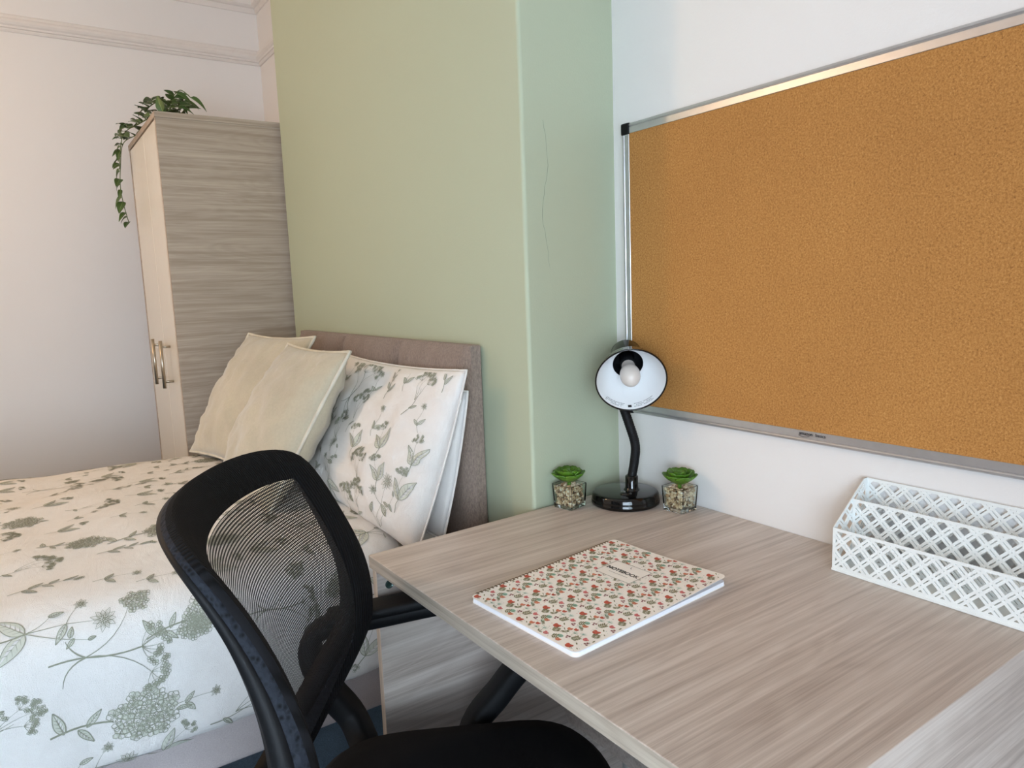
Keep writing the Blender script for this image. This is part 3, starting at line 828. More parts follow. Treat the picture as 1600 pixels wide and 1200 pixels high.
# ------------------------------------------------------------------ desk lamp
lamp = thing('desk_lamp', 'black desk lamp with flexible neck and white lined shade in the desk corner', 'lamp', (.973, 1.032, .75))
BC = (.9735, 1.0325, .7502)
v, f = lathe_vf([(0, .0), (.066, 0), (.0685, .002), (.0685, .007), (.0672, .0095), (.0672, .0105), (.0662, .020), (.064, .0235), (.060, .0248), (0, .0252)], BC, n=72)
obj('base', v, f, M['gloss_black'], lamp, smooth=True)
NB = Vector((.985, 1.026, .775))
v, f = lathe_vf([(.0175, -.001), (.0135, .004), (.0128, .006), (.0128, .028), (.011, .030), (0, .030)], NB, n=28); obj('collar', v, f, M['gloss_black'], lamp, smooth=True)
v, f = lathe_vf([(.012, 0), (.011, .003), (.006, .004), (0, .004)], (.955, 1.012, .7752), n=20); obj('switch', v, f, M['gloss_black'], lamp, smooth=True)
HC = Vector((.953, .990, 1.003))            # centre of the shade opening
toc = (EYE-HC).normalized()
az = math.atan2(toc.y, toc.x)+.10; el = math.asin(toc.z)-R(31)
HN = Vector((math.cos(az)*math.cos(el), math.sin(az)*math.cos(el), math.sin(el)))   # points out of the opening
# neck: flexible tube up behind the shade and forward into the cap
apex = HC-HN*.088
NP = smooth_path([NB+Vector((0, 0, .025)), NB+Vector((.0085, .000, .058)), NB+Vector((.010, -.001, .092)), NB+Vector((.001, .008, .138)), NB+Vector((-.003, .024, .180)), NB+Vector((.000, .044, .225)), HC-HN*.135+Vector((.010, .020, -.012)), HC-HN*.113], 26)
rad = [.0093+.0006*math.sin(i*2*math.pi/2.6) for i in range(len(NP))]
v, f = tube_vf(NP, rad, 14); obj('flexible_neck', v, f, M['black_plastic'], lamp, smooth=True)
ux0 = HN.orthogonal().normalized(); uy0 = HN.cross(ux0)
ro = .0672
outp = [(ro, 0), (ro+.0012, -.001), (ro+.0012, .001), (ro, .003), (.0625, .016), (.0570, .032), (.0470, .050), (.0360, .062), (.0315, .066), (.0312, .072), (.0312, .108), (.029, .113), (0, .115)]
shd = outp
v, f = lathe_vf([(a, b) for a, b in shd], HC, -HN, 72); v, f = join([(v, f), tube_vf([HC+(ux0*math.cos(a)+uy0*math.sin(a))*ro for a in [2*math.pi*k/72 for k in range(72)]], .0016, 8, closed=True)]); sh = obj('shade', v, f, M['gloss_black'], lamp, smooth=True)
inn = [(ro-.0006, .0004), (.0615, .016), (.0560, .0315), (.0460, .0490), (.0350, .0605), (.0300, .0645)]
v, f = lathe_vf(inn, HC, -HN, 72); li = obj('shade_lining', v, f, M['white_enamel'], sh, smooth=True); li['label'] = 'white enamel inside of the shade'
v, f = lathe_vf([(.0298, .064), (.0290, .100), (0, .101)], HC, -HN, 40); obj('socket_well', v, f, M['black_plastic'], sh, smooth=True)
bp_ = [(0, -.007)]
for k in range(1, 13):
    a = math.pi*k/16; bp_.append((.0198*math.sin(a)**.8, -.007+.030*(1-math.cos(a))*.9))
bp_ += [(.0132, .052), (.0128, .060)]
v, f = lathe_vf(bp_, HC, -HN, 32); bu = obj('bulb', v, f, M['bulb'], lamp, smooth=True); bu['label'] = 'frosted white bulb'
v, f = lathe_vf([(.0130, .058), (.0150, .060), (.0150, .099), (0, .099)], HC, -HN, 28); obj('bulb_socket', v, f, M['black_plastic'], lamp, smooth=True)
# tiny safety print along the lower inside edge of the shade
ux = HN.cross(Vector((0, 0, 1))).normalized(); uy = ux.cross(HN)
if uy.z < 0: uy = -uy
V, F = [], []
def on_cone(ang, h):  # h depth along the lining
    r = np.interp(h, [b for a, b in inn], [a for a, b in inn])-.0004
    return HC-HN*h+(ux*math.sin(ang)-uy*math.cos(ang))*r
rr = random.Random(3)
for row, h in enumerate((.0065, .0100, .0135)):
    for seg in ((-.78, -.14), (.16, .80)):
        a = seg[0]
        while a < seg[1]:
            w = rr.uniform(.012, .05)
            if rr.random() < .86 and abs(a) > .12:
                o = len(V); V += [on_cone(a, h), on_cone(a+w, h), on_cone(a+w, h+.0011), on_cone(a, h+.0011)]; F.append((o, o+1, o+2, o+3))
            a += w+.014
o = len(V); V += [on_cone(-.055, .006), on_cone(.055, .006), on_cone(.055, .0115), on_cone(-.055, .0115)]; F.append((o, o+1, o+2, o+3))
obj('safety_print', V, F, M['ink'], sh)

# ------------------------------------------------------------------ succulents in glass cubes
def succulent(cx, cy, rot, hs, label, seed):
    t = thing('potted_succulent', label, 'plant', (cx, cy, .7502), 'succulents in glass cubes on the desk')
    ca_, sa_ = math.cos(rot), math.sin(rot)
    def tr(p): return Vector((cx+p[0]*ca_-p[1]*sa_, cy+p[0]*sa_+p[1]*ca_, .7503+p[2]))
    h = .047; tk = .0028; b = hs*.88
    def ring(s, z, bevel=.004):
        o = []
        for sx, sy in ((1, 1), (-1, 1), (-1, -1), (1, -1)):
            for k in ((0, 1) if sx*sy > 0 else (1, 0)):
                o.append((sx*(s-(bevel if k == 1 else 0)), sy*(s-(bevel if k == 0 else 0)), z))
        return o
    rings = [ring(b, 0), ring(b+.0006, .001), ring(hs, h), ring(hs-tk, h, .003), ring(b-tk, .0065, .003)]
    V = [tr(p) for r_ in rings for p in r_]; F = []
    for i in range(len(rings)-1):
        for k in range(8): F.append((i*8+k, i*8+(k+1) % 8, (i+1)*8+(k+1) % 8, (i+1)*8+k))
    F.append(tuple(range(8))[::-1]); F.append(tuple(32+k for k in range(8)))
    g = obj('glass_cube', V, F, M['glass'], t); g['label'] = 'clear glass cube pot'
    bm = bmesh.new(); bm.from_mesh(g.data); bmesh.ops.recalc_face_normals(bm, faces=bm.faces); bm.to_mesh(g.data); bm.free()
    rr = random.Random(seed); V, F, T = [], [], []
    ico = bmesh.new(); bmesh.ops.create_icosphere(ico, subdivisions=1, radius=1); ico.verts.index_update()
    iv = [v.co.copy() for v in ico.verts]; jf = [[v.index for v in f_.verts] for f_ in ico.faces]; ico.free()
    lim = lambda z: (b-tk)+(hs-b)*z/h-.0026
    pts = []
    n_g = 12
    for zz in range(13):
        z = .0090+zz*.0028
        for i in range(n_g):
            for j in range(n_g):
                if zz < 12 and 1 < i < n_g-2 and 1 < j < n_g-2 and zz < 10: continue
                L_ = lim(z); x = -L_+2*L_*(i+.5)/n_g; y = -L_+2*L_*(j+.5)/n_g
                if rr.random() < .45: pts.append((x+rr.uniform(-.001, .001), y+rr.uniform(-.001, .001), z+rr.uniform(-.001, .001)))
    for x, y, z in pts:
        s = rr.uniform(.0022, .0042); sc = Vector((rr.uniform(.7, 1.2), rr.uniform(.7, 1.2), rr.uniform(.6, 1)))*s
        L_ = lim(z)+.0018-s; x = max(-L_, min(L_, x)); y = max(-L_, min(L_, y))
        rot_ = Matrix.Rotation(rr.uniform(0, 6), 3, Vector((rr.random(), rr.random(), rr.random()+.1)).normalized())
        o = len(V); tone = rr.random()**1.1
        for q in iv: V.append(tr(Vector((x, y, z))+rot_@Vector((q.x*sc.x, q.y*sc.y, q.z*sc.z)))); T.append(tone)
        F += [[a+o for a in f_] for f_ in jf]
    gr = obj('gravel', V, F, M['gravel'], t, attr=T); gr['kind'] = 'stuff'; gr['label'] = 'mixed beige gravel'
    core = tr((0, 0, 0))
    v, f = box_vf((cx-b*.62, cy-b*.62, .759), (cx+b*.62, cy+b*.62, .7885), .002); obj('soil', v, f, M['soil'], t)
    # rosette leaves, thick with a pointed tip
    ns_ = 8; LV, LF = [], []
    for i in range(ns_+1):
        u = i/ns_; w = .0132*math.sin(math.pi*min(.985, u**1.25*.90+.06))**.6; zc = .011*u**2.0
        for k in range(8):
            a = 2*math.pi*k/8; LV.append((u*.0295, w*math.cos(a), zc+.0022*(1-u*.6)*math.sin(a)+(.35*w*math.cos(a)**2)))
    for i in range(ns_):
        for k in range(8): LF.append((i*8+k, i*8+(k+1) % 8, (i+1)*8+(k+1) % 8, (i+1)*8+k))
    LF.append(tuple(ns_*8+k for k in range(8))); LF.append(tuple(range(8))[::-1])
    me = bpy.data.meshes.new('succulent_leaf'); me.from_pydata(LV, [], LF); me.materials.append(M['succ'])
    me.polygons.foreach_set('use_smooth', [True]*len(LF)); me.update()
    base = Vector((cx, cy, .7503+.047+.0045))
    v, f = tube_vf([base-Vector((0, 0, .016)), base+Vector((0, 0, .004))], .004, 10); obj('stem', v, f, M['succ'], t)
    for ring_, (n, el, s, z) in enumerate(((9, .16, 1.06, .000), (9, .40, .90, .0022), (7, .70, .68, .0040), (5, 1.05, .46, .0050), (3, 1.35, .30, .0055))):
        for k in range(n):
            a = 2*math.pi*k/n+ring_*.42+rr.uniform(-.08, .08); e = el+rr.uniform(-.06, .06)
            d = Vector((math.cos(a)*math.cos(e), math.sin(a)*math.cos(e), math.sin(e)))
            upd = Vector((-math.cos(a)*math.sin(e), -math.sin(a)*math.sin(e), math.cos(e)))
            put_leaf(me, base+Vector((0, 0, z))+d*.002, d, upd, 1.1*s*rr.uniform(.93, 1.05), t)
succulent(.8715, 1.0850, R(10), .0262, 'small green succulent in a gravel filled glass cube, left of the lamp', 1)
succulent(1.0180, .9290, R(4), .0262, 'small green succulent in a gravel filled glass cube, right of the lamp', 2)

# ------------------------------------------------------------------ notebook
nb = thing('notebook', 'spiral bound notebook with red and teal flowered cream cover lying on the desk', 'notebook', (.648, .745, .7502))
NC = [Vector((.487, .836)), Vector((.797, .875)), Vector((.806, .646)), Vector((.502, .622))]   # binding-left, binding-right, open-right, open-left
NLa, NLb = .297, .210
def nbp(a, b):   # a along the binding 0..1, b from binding to opening 0..1
    return (NC[0]*(1-a)+NC[1]*a)*(1-b)+(NC[3]*(1-a)+NC[2]*a)*b
def rounded(rad=.008, inset=0.0, n=5):
    o = []
    for (ca_, cb_, a0) in ((NLa-rad, NLb-rad, 0), (rad, NLb-rad, 90), (rad, rad, 180), (NLa-rad, rad, 270)):
        rr_ = rad if True else 0
        for k in range(n+1):
            an = R(a0+90*k/n); o.append((ca_+(rr_-inset)*math.cos(an), cb_+(rr_-inset)*math.sin(an)))
    return o
def slab(name, z0f, z1f, m, inset, parent, na=24):
    """sheet stack with rounded corners; top given by height functions"""
    out = rounded(.008, inset); n = len(out)
    # dense rings towards the centre so the sheet can curl
    V, F = [], []; rings = [1, .975, .94, .9, .85, .8, .74, .68, .61, .54, .47, .4, .33, .26, .19, .12, .06]
    def P(a, b, zf): q = nbp(a/NLa, b/NLb); return Vector((q.x, q.y, zf(a, b)))
    dense = []
    for i in range(n):
        p, q = out[i], out[(i+1) % n]; L_ = math.hypot(q[0]-p[0], q[1]-p[1]); m_ = max(1, int(L_/.006))
        for k in range(m_): dense.append((p[0]+(q[0]-p[0])*k/m_, p[1]+(q[1]-p[1])*k/m_))
    n = len(dense); ca_, cb_ = NLa/2, NLb/2
    for r_ in rings:
        for a, b in dense: V.append(P(ca_+(a-ca_)*r_, cb_+(b-cb_)*r_, z1f))
    V.append(P(ca_, cb_, z1f))
    for j in range(len(rings)-1):
        for i in range(n): F.append((j*n+i, j*n+(i+1) % n, (j+1)*n+(i+1) % n, (j+1)*n+i))
    for i in range(n): F.append(((len(rings)-1)*n+i, (len(rings)-1)*n+(i+1) % n, len(rings)*n))
    o = len(V)
    for r_ in rings:
        for a, b in dense: V.append(P(ca_+(a-ca_)*r_, cb_+(b-cb_)*r_, z0f))
    V.append(P(ca_, cb_, z0f))
    for i in range(n): F.append((i, o+i, o+(i+1) % n, (i+1) % n))
    for j in range(len(rings)-1):
        for i in range(n): F.append((o+j*n+i, o+(j+1)*n+i, o+(j+1)*n+(i+1) % n, o+j*n+(i+1) % n))
    for i in range(n): F.append((o+(len(rings)-1)*n+(i+1) % n, o+(len(rings)-1)*n+i, o+len(rings)*n))
    ob = obj(name, V, F, m, parent)
    bm = bmesh.new(); bm.from_mesh(ob.data); bmesh.ops.recalc_face_normals(bm, faces=bm.faces); bm.to_mesh(ob.data); bm.free()
    return ob
slab('back_cover', lambda a, b: .7502, lambda a, b: .7507, M['cover'], 0, nb)
pg = slab('pages', lambda a, b: .7508, lambda a, b: .7562, M['paper'], .001, nb)
lift = lambda a, b: .0012+.0065*max(0, (a/NLa-.35)/.65)**1.6*max(0, (b/NLb-.3)/.7)**1.4
cz = lambda a, b: .7563+lift(a, b)
cv = slab('cover', lambda a, b: cz(a, b), lambda a, b: cz(a, b)+.0004, M['cover'], 0, nb)
# wire binding along the far long side
parts = []
for k in range(42):
    a = .012+k*.0065; c = nbp(a/NLa, .022); c2 = nbp(a/NLa, -.012)
    for off in (0, .0016):
        c = nbp((a+off)/NLa, 0.004)
        n = (nbp(.5, 0)-nbp(.5, 1)).normalized()
        ring_ = [(c.x+n.x*.0042*math.cos(t), c.y+n.y*.0042*math.cos(t), .7546+.0044*math.sin(t)) for t in [2*math.pi*q/8 for q in range(8)]]
        parts.append(tube_vf(ring_, .0005, 4, closed=True))
v, f = join(parts); wb = obj('wire_binding', v, f, M['bronze'], nb); wb['label'] = 'bronze wire binding'
# printed cover pattern
NM = [M['p_red'], M['p_orange'], M['p_pink'], M['p_maroon'], M['p_teal'], M['p_olive'], M['p_greensp'], M['ink'], M['cover'], M['greyink']]
def ell(rx, ry, c, n=10):
    d = Draw(); d.poly([(rx*math.cos(2*math.pi*k/n), ry*math.sin(2*math.pi*k/n)) for k in range(n)], c); return d
def n_flower(c, r=.0042):
    d = Draw(); d.add(ell(r, r*.78, c), 0, 0); d.add(ell(r*.5, r*.7, c), -r*.5, r*.3, .6); d.add(ell(r*.5, r*.7, c), r*.5, r*.3, -.6); d.add(ell(r*.22, r*.22, 3), -r*.7, 0); return d
def n_leaf(L, c=5): 
    d = Draw(); d.poly([(0, 0), (L*.4, L*.17), (L*.75, L*.13), (L, 0), (L*.7, -L*.14), (L*.35, -L*.13)], c); return d
def n_stem(k, c=5):
    d = Draw(); d.stroke([(0, 0), (0, .010)], .0005, c, False)
    for i in range(k):
        y = .001+i*.0026; d.add(n_leaf(.0064), 0, y, .55); d.add(n_leaf(.0064), 0, y, math.pi-.55)
    d.add(n_leaf(.005), 0, .009, math.pi/2); return d
def n_flowerstem(c):
    d = Draw(); d.stroke([(0, -.008), (0, 0)], .0004, 5, False); d.add(n_leaf(.005), 0, -.006, .6); d.add(n_leaf(.005), 0, -.006, math.pi-.6); d.add(n_flower(c, .0038), 0, .002); return d
def n_tuft(c=6):
    d = Draw(); d.stroke([(0, -.005), (0, 0)], .0004, 5, False)
    for k in range(7):
        a = math.pi*(.08+.84*k/6); d.stroke([(0, 0), (math.cos(a)*.0055, math.sin(a)*.0055)], .0006, c, True)
    return d
def n_berries():
    d = Draw()
    for x, y in ((0, 0), (.0036, .001), (.0016, .0036)): d.add(ell(.0017, .0015, 3, 7), x, y)
    d.stroke([(.0016, .0036), (.004, .007)], .0003, 5); d.stroke([(.0036, .001), (.004, .007)], .0003, 5); return d
def n_fern():
    d = Draw(); d.stroke([(0, 0), (.009, .003)], .0004, 5, False)
    for k in range(6): x = .001+k*.0014; d.add(n_leaf(.0024), x, x*.33, 1.3); d.add(n_leaf(.0024), x, x*.33, -.9)
    return d
rr = random.Random(9)
TILE = .046
ti = [(n_flower(0, .0050), .006, .008, 0), (n_flowerstem(1), .028, .034, .1), (n_flower(2, .0038), .030, .012, .3), (n_flower(1, .0036), .012, .026, -.2), (n_stem(4), .018, .000, .3), (n_stem(3), .040, .018, -.5),
      (n_tuft(), .008, .038, .1), (n_tuft(4), .036, .002, -.2), (n_berries(), .022, .022, 0), (n_berries(), .041, .038, .8), (n_fern(), .019, .040, .4), (n_fern(), .004, .018, -.7),
      (ell(.0044, .0036, 4), .038, .030, 0), (n_stem(2), .002, .030, -1.0), (n_stem(3), .030, .022, .9), (n_leaf(.006), .014, .014, .7), (n_leaf(.006), .044, .010, 2.1), (n_tuft(6), .024, .030, .6), (n_flower(0, .0032), .016, .033, 0)]
items = []
for i in range(-1, 8):
    for j in range(-1, 6):
        ox, oy = i*TILE+(j % 2)*TILE/2, j*TILE
        for d, x, y, a in ti: items.append((d, ox+x, oy+y, a-math.pi/2, 1.0))
        for k in range(26): items.append((ell(rr.uniform(.0004, .0009), rr.uniform(.0004, .0007), rr.choice((2, 3, 4, 5, 6)), 5), ox+rr.random()*TILE, oy+rr.random()*TILE, 0, 1))
# cover frame coordinates: a along binding (up of the page), b across (reading direction)
BX = (.185, .235, .062, .128)    # box a0,a1,b0,b1
def incov(a, b):
    if not (.002 < a < NLa-.002 and .002 < b < NLb-.002): return False
    if BX[0] < a < BX[1] and BX[2] < b < BX[3]: return False
    for ca_, cb_ in ((.008, .008), (NLa-.008, .008), (.008, NLb-.008), (NLa-.008, NLb-.008)):
        if abs(a-ca_) < .008 and abs(b-cb_) < .008 and ((a < .008) or (a > NLa-.008)) and ((b < .008) or (b > NLb-.008)) and (a-ca_)**2+(b-cb_)**2 > .0074**2: return False
    return True
def covpt(a, b, c, k=0, e=.00012): q = nbp(a/NLa, b/NLb); return Vector((q.x, q.y, cz(a, b)+.0004+e+.00002*c+(k % 12)*1.5e-6))
cp = lay_print('cover_print', items, covpt, cv, NM, incov)
d = Draw(); a0, a1, b0, b1 = BX
for p, q in (((a0, b0), (a1, b0)), ((a1, b0), (a1, b1)), ((a1, b1), (a0, b1)), ((a0, b1), (a0, b0))): d.stroke([p, q], .0006, 7, False)
for g in range(17): 
    b_ = b0+.016+g*.0021
    d.stroke([(a0+.0135, b_), (a0+.0135, b_+.0013)], .0011, 9, False)
d.add(n_leaf(.004, 9), a1-.008, (b0+b1)/2, 0); d.add(n_leaf(.004, 9), a1-.008, (b0+b1)/2, 2.2)
lay_print('title_box', [(d, 0, 0, 0, 1)], covpt, cv, NM)
q0 = nbp((a0+.024)/NLa, (b0+b1)/2/NLb); xd = nbp(.6, 1)-nbp(.6, 0); yd = nbp(1, .5)-nbp(0, .5)
text('title_lettering', 'NOTEBOOK', .0112, M['ink'], cv, (q0.x, q0.y, cz((a0+.024), .095)+.00075), (xd.x, xd.y, 0), (yd.x, yd.y, 0), .0001, .00025)

# ------------------------------------------------------------------ letter tray
tray = thing('letter_tray', 'white metal letter sorter with lattice cut-outs standing on the desk by the wall', 'letter sorter', (1.013, .42, .7502))
TY1, TY0 = .583, .255
def clip_poly(poly, x0, x1, y0, y1):
    for ax, lim_, sg in ((0, x0, 1), (0, x1, -1), (1, y0, 1), (1, y1, -1)):
        out = []
        for i in range(len(poly)):
            p, q = poly[i], poly[(i+1) % len(poly)]; dp, dq = sg*(p[ax]-lim_), sg*(q[ax]-lim_)
            if dp >= 0: out.append(p)
            if dp*dq < 0: t = dp/(dp-dq); out.append((p[0]+(q[0]-p[0])*t, p[1]+(q[1]-p[1])*t))
        poly = out
        if len(poly) < 3: return []
    return poly
def lattice(W_, H_, border=.0045, pitch=.0285, gap=.0052, bw=.0037, left=True):
    """list of 2D polygons of a sheet W x H pierced by a doubled diagonal lattice"""
    P = [[(0, 0), (W_, 0), (W_, border), (0, border)], [(0, H_-border), (W_, H_-border), (W_, H_), (0, H_)], [(0, border), (border, border), (border, H_-border), (0, H_-border)], [(W_-border, border), (W_, border), (W_, H_-border), (W_-border, H_-border)]]
    x0, x1, y0, y1 = border, W_-border, border, H_-border
    s2 = math.sqrt(2)
    for sg in (1, -1):
        n = int((W_+H_)/pitch)+4
        for k in range(-n, n):
            for g in (-1, 1):
                c = k*pitch+g*gap/2*s2; w = bw/2*s2; L_ = H_+.02
                # line x = c + sg*y
                poly = [(c-w-sg*.01, -.01), (c+w-sg*.01, -.01), (c+w+sg*L_, L_), (c-w+sg*L_, L_)]
                q = clip_poly(poly, x0, x1, y0, y1)
                if q: P.append(q)
            # short rungs tie the two bars of each pair at the middle of every mesh
            
    return P
def sheet(name, org, xd, yd, W_, H_, th=.0012, **k):
    org, xd, yd = Vector(org), Vector(xd).normalized(), Vector(yd).normalized(); nd = xd.cross(yd)
    V, F = [], []
    for pi, poly in enumerate(lattice(W_, H_, **k)):
        e = .000006*pi
        o = len(V); n = len(poly)
        for p in poly: V.append(org+xd*p[0]+yd*p[1]+nd*(th/2+e))
        for p in poly: V.append(org+xd*p[0]+yd*p[1]-nd*(th/2+e))
        F.append(tuple(o+i for i in range(n))); F.append(tuple(o+n+i for i in range(n))[::-1])
        for i in range(n): F.append((o+i, o+n+i, o+n+(i+1) % n, o+(i+1) % n))
    ob = obj(name, V, F, M['tray'], tray); return ob
XF, XM, XB = .969, 1.018, 1.0580
sheet('front_panel', (XF, TY1, .7545), (0, -1, 0), (0, 0, 1), TY1-TY0, .062)
sheet('divider_panel', (XM, TY1-.0015, .757), (0, -1, 0), (0, 0, 1), TY1-TY0-.003, .094)
sheet('back_panel', (XB, TY1, .7545), (0, -1, 0), (0, 0, 1), TY1-TY0, .122)
box('tray_floor', (XF-.0016, TY0, .7503), (XB+.001, TY1+.0008, .7545), M['tray'], tray, .0008)
for y in (TY1, TY0):
    prof = [(XF, .7545), (XB, .7545), (XB, .8768), (XB-.012, .8795), (XF, .8165)]
    prof = [(XF, .7545), (XB, .7545), (XB, .8765), (XB-.009, .8765), (XF, .8165)]
    inn_ = [(XF+.004, .7590), (XB-.004, .7590), (XB-.004, .8715), (XB-.0085, .8715), (XF+.004, .8145)]
    V = [Vector((x, y, z)) for x, z in prof]+[Vector((x, y, z)) for x, z in inn_]; F = []
    for i in range(5): F.append((i, (i+1) % 5, 5+(i+1) % 5, 5+i))
    k = len(V); V += [p-Vector((0, .0012, 0)) for p in V[:k]]; F += [tuple(a+k for a in q)[::-1] for q in F[:5]]
    for i in range(5): F.append((i, k+i, k+(i+1) % 5, (i+1) % 5)); F.append((5+i, 5+(i+1) % 5, k+5+(i+1) % 5, k+5+i))
    for poly in lattice(XB-XF, .122):
        # keep only what lies below the sloping top edge
        q = [(XF+a, .7545+b) for a, b in poly]; out = []
        fn = lambda p: (.8155+(p[0]-XF)*(.061/(XB-.009-XF)))-p[1]
        for i in range(len(q)):
            p_, q_ = q[i], q[(i+1) % len(q)]; dp, dq = fn(p_), fn(q_)
            if dp >= 0: out.append(p_)
            if dp*dq < 0: t_ = dp/(dp-dq); out.append((p_[0]+(q_[0]-p_[0])*t_, p_[1]+(q_[1]-p_[1])*t_))
        if len(out) < 3: continue
        o = len(V); n = len(out); ee = .000006*len(F)/10; V += [Vector((x, y-.0001-ee, z)) for x, z in out]+[Vector((x, y-.0011-ee, z)) for x, z in out]
        F.append(tuple(o+i for i in range(n))); F.append(tuple(o+n+i for i in range(n))[::-1])
        for i in range(n): F.append((o+i, o+n+i, o+n+(i+1) % n, o+(i+1) % n))
    obj('side_panel', V, F, M['tray'], tray)

# ------------------------------------------------------------------ office chair
Bq = dict(x=.161, y=.866, z=.482, az=2.075, H=.491, th=.017, p2=.597, p3=-.016, c=1.258)
CF = Vector((math.sin(Bq['az']), math.cos(Bq['az']), 0)); CW = Vector((-CF.y, CF.x, 0)); UPZ = Vector((0, 0, 1))
CW = Vector((-math.cos(Bq['az']), math.sin(Bq['az']), 0))
CB0 = Vector((Bq['x'], Bq['y'], Bq['z']))
seatc = CB0+CF*.285
chair = thing('office_chair', 'black mesh back office chair with armrests pulled up to the desk', 'chair', (seatc.x, seatc.y, 0))
def cs(u, v, n=0):
    def q(u, v):
        fo = -math.tan(Bq['th'])*v*Bq['H']+Bq['p2']*4*v*(1-v)*Bq['H']*.3+Bq['p3']*math.sin(2*math.pi*v)*.1+Bq['c']*u*u
        return CB0+CF*fo+CW*u+UPZ*(v*Bq['H'])
    p = q(u, v)
    if n:
        e = .003; N = (q(u+e, v)-q(u-e, v)).cross(q(u, v+e)-q(u, v-e)).normalized()
        if N.dot(CF) < 0: N = -N
        p = p+N*n
    return p
vs = [0, .2, .4, .6, .8, .95]; hwid = [.060, .145, .235, .233, .221, .224]
def outline(npt=120):
    """closed loop of (u, v), sitter's right bottom, up, across the top, down the left"""
    L = []
    for i in range(30):
        v = -.03+.95*i/29; L.append((float(np.interp(v, vs, hwid)), v))
    a0, v0 = L[-1]
    for k in range(1, 14):
        an = math.pi/2*k/13; L.append((a0*math.cos(an)**.5 if k < 13 else 0, v0+(1.022-v0)*math.sin(an)**.62))
    loop = [(-u, v) for u, v in L]+[(u, v) for u, v in L[::-1][1:]]
    # smooth and resample
    P = np.array(loop)
    for _ in range(3): P[1:-1] = .25*P[:-2]+.5*P[1:-1]+.25*P[2:]
    d = np.r_[0, np.cumsum(np.hypot(np.diff(P[:, 0]), np.diff(P[:, 1])*.5))]; s = np.linspace(0, d[-1], npt)
    return np.c_[np.interp(s, d, P[:, 0]), np.interp(s, d, P[:, 1])]
OUT = outline(130)
def inward(i):
    """move from outline point towards the inside in metres (u) and v"""
    n = len(OUT); a = OUT[max(0, i-2)]; b = OUT[min(n-1, i+2)]; t = np.array([b[0]-a[0], (b[1]-a[1])*Bq['H']]); t /= np.linalg.norm(t)
    return np.array([t[1], -t[0]])       # right-hand side of travel = inside
BAND = .043
INN = []
for i in range(len(OUT)):
    d = inward(i); w = BAND*(1-.38*max(0, min(1, (.50-OUT[i][1])/.25))); p = OUT[i]+np.array([d[0]*w, d[1]*w/Bq['H']]); INN.append(p)
INN = np.array(INN)
for _ in range(5): INN[1:-1] = .25*INN[:-2]+.5*INN[1:-1]+.25*INN[2:]
# ribbed border: from the mesh edge over a padded roll to the side wall
prof = [(0.0, 0.0), (.10, .002), (.35, .004), (.65, .005), (.88, .003), (.98, .001), (1.0, -.006)]
V, UVs, n = [], [], len(OUT)
for i in range(n):
    for w, h in prof:
        p = INN[i]*(1-w)+OUT[i]*w; V.append(cs(p[0], p[1], h)); UVs.append((p[0], p[1]))
m = len(prof); F = [(i*m+k, i*m+k+1, (i+1)*m+k+1, (i+1)*m+k) for i in range(n-1) for k in range(m-1)]
brd = obj('mesh_border', V, F, M['ribs'], chair, smooth=True, uv=UVs)
# side wall in spacer fabric and the plastic rim behind it
def depth(v): return .007+.013*max(0, min(1, (1-v)/.7))
V, F = [], []
for i in range(n):
    u_, v_ = OUT[i]; dd = depth(v_)
    V += [cs(u_, v_, -.006), cs(u_*1.01, v_, -.006-dd*.5), cs(u_*1.0, v_, -.006-dd)]
F = [(i*3+k, i*3+k+1, (i+1)*3+k+1, (i+1)*3+k) for i in range(n-1) for k in range(2)]
obj('padded_edge', V, F, M['honey'], chair, smooth=True)
V, F = [], []
for i in range(n):
    u_, v_ = OUT[i]; dd = .006+depth(v_); e = .004+.020*max(0, min(1, (1-v_)/.7)); q = INN[i]*.55+OUT[i]*.45
    V += [cs(u_*1.006, v_, -dd+.001), cs(u_*1.008, v_, -dd-e*.5), cs(u_*.985, v_, -dd-e), cs(q[0], q[1], -dd-e), cs(q[0], q[1], -dd+.004), cs(u_*.99, v_, -dd+.003)]
m = 6
F = [(i*m+k, i*m+(k+1) % m, (i+1)*m+(k+1) % m, (i+1)*m+k) for i in range(n-1) for k in range(m)]
F += [tuple(range(m))[::-1], tuple((n-1)*m+k for k in range(m))]
obj('back_frame', V, F, M['black_plastic'], chair, smooth=True)
# the net itself, real holes in staggered rows
def inside_half(v):
    """half width of the net at height v"""
    L = INN[:len(INN)//2+1]; ok = L[:, 1].argsort(); return float(np.interp(v, L[ok, 1], -L[ok, 0]))
vlo, vhi = INN[:, 1].min(), INN[:, 1].max()
pu, pv = .0037, .0034/Bq['H']
V, F = [], []; j = 0
vcur = max(vlo, -.02)
LIN = INN[:len(INN)//2+1]
while vcur+pv < vhi:
    vm = vcur+pv/2; hw = inside_half(min(vm, vhi-.001))+.004
    st = (j % 2)*pu/2; k0 = int(-hw/pu)-1
    nn = int(2*hw/pu)+2
    for k in range(nn):
        u0 = (k0+k)*pu+st; u1 = u0+pu
        if u0 < -hw or u1 > hw: continue
        o = len(V); a, b = .24, .24
        for (uu, vv) in ((u0, vcur), (u1, vcur), (u1, vcur+pv), (u0, vcur+pv), (u0+pu*a, vcur+pv*b), (u1-pu*a, vcur+pv*b), (u1-pu*a, vcur+pv*(1-b)), (u0+pu*a, vcur+pv*(1-b))): V.append((uu, vv))
        F += [(o, o+1, o+5, o+4), (o+1, o+2, o+6, o+5), (o+2, o+3, o+7, o+6), (o+3, o, o+4, o+7)]
    vcur += pv; j += 1
A = np.array(V); u_, v_ = A[:, 0], A[:, 1]
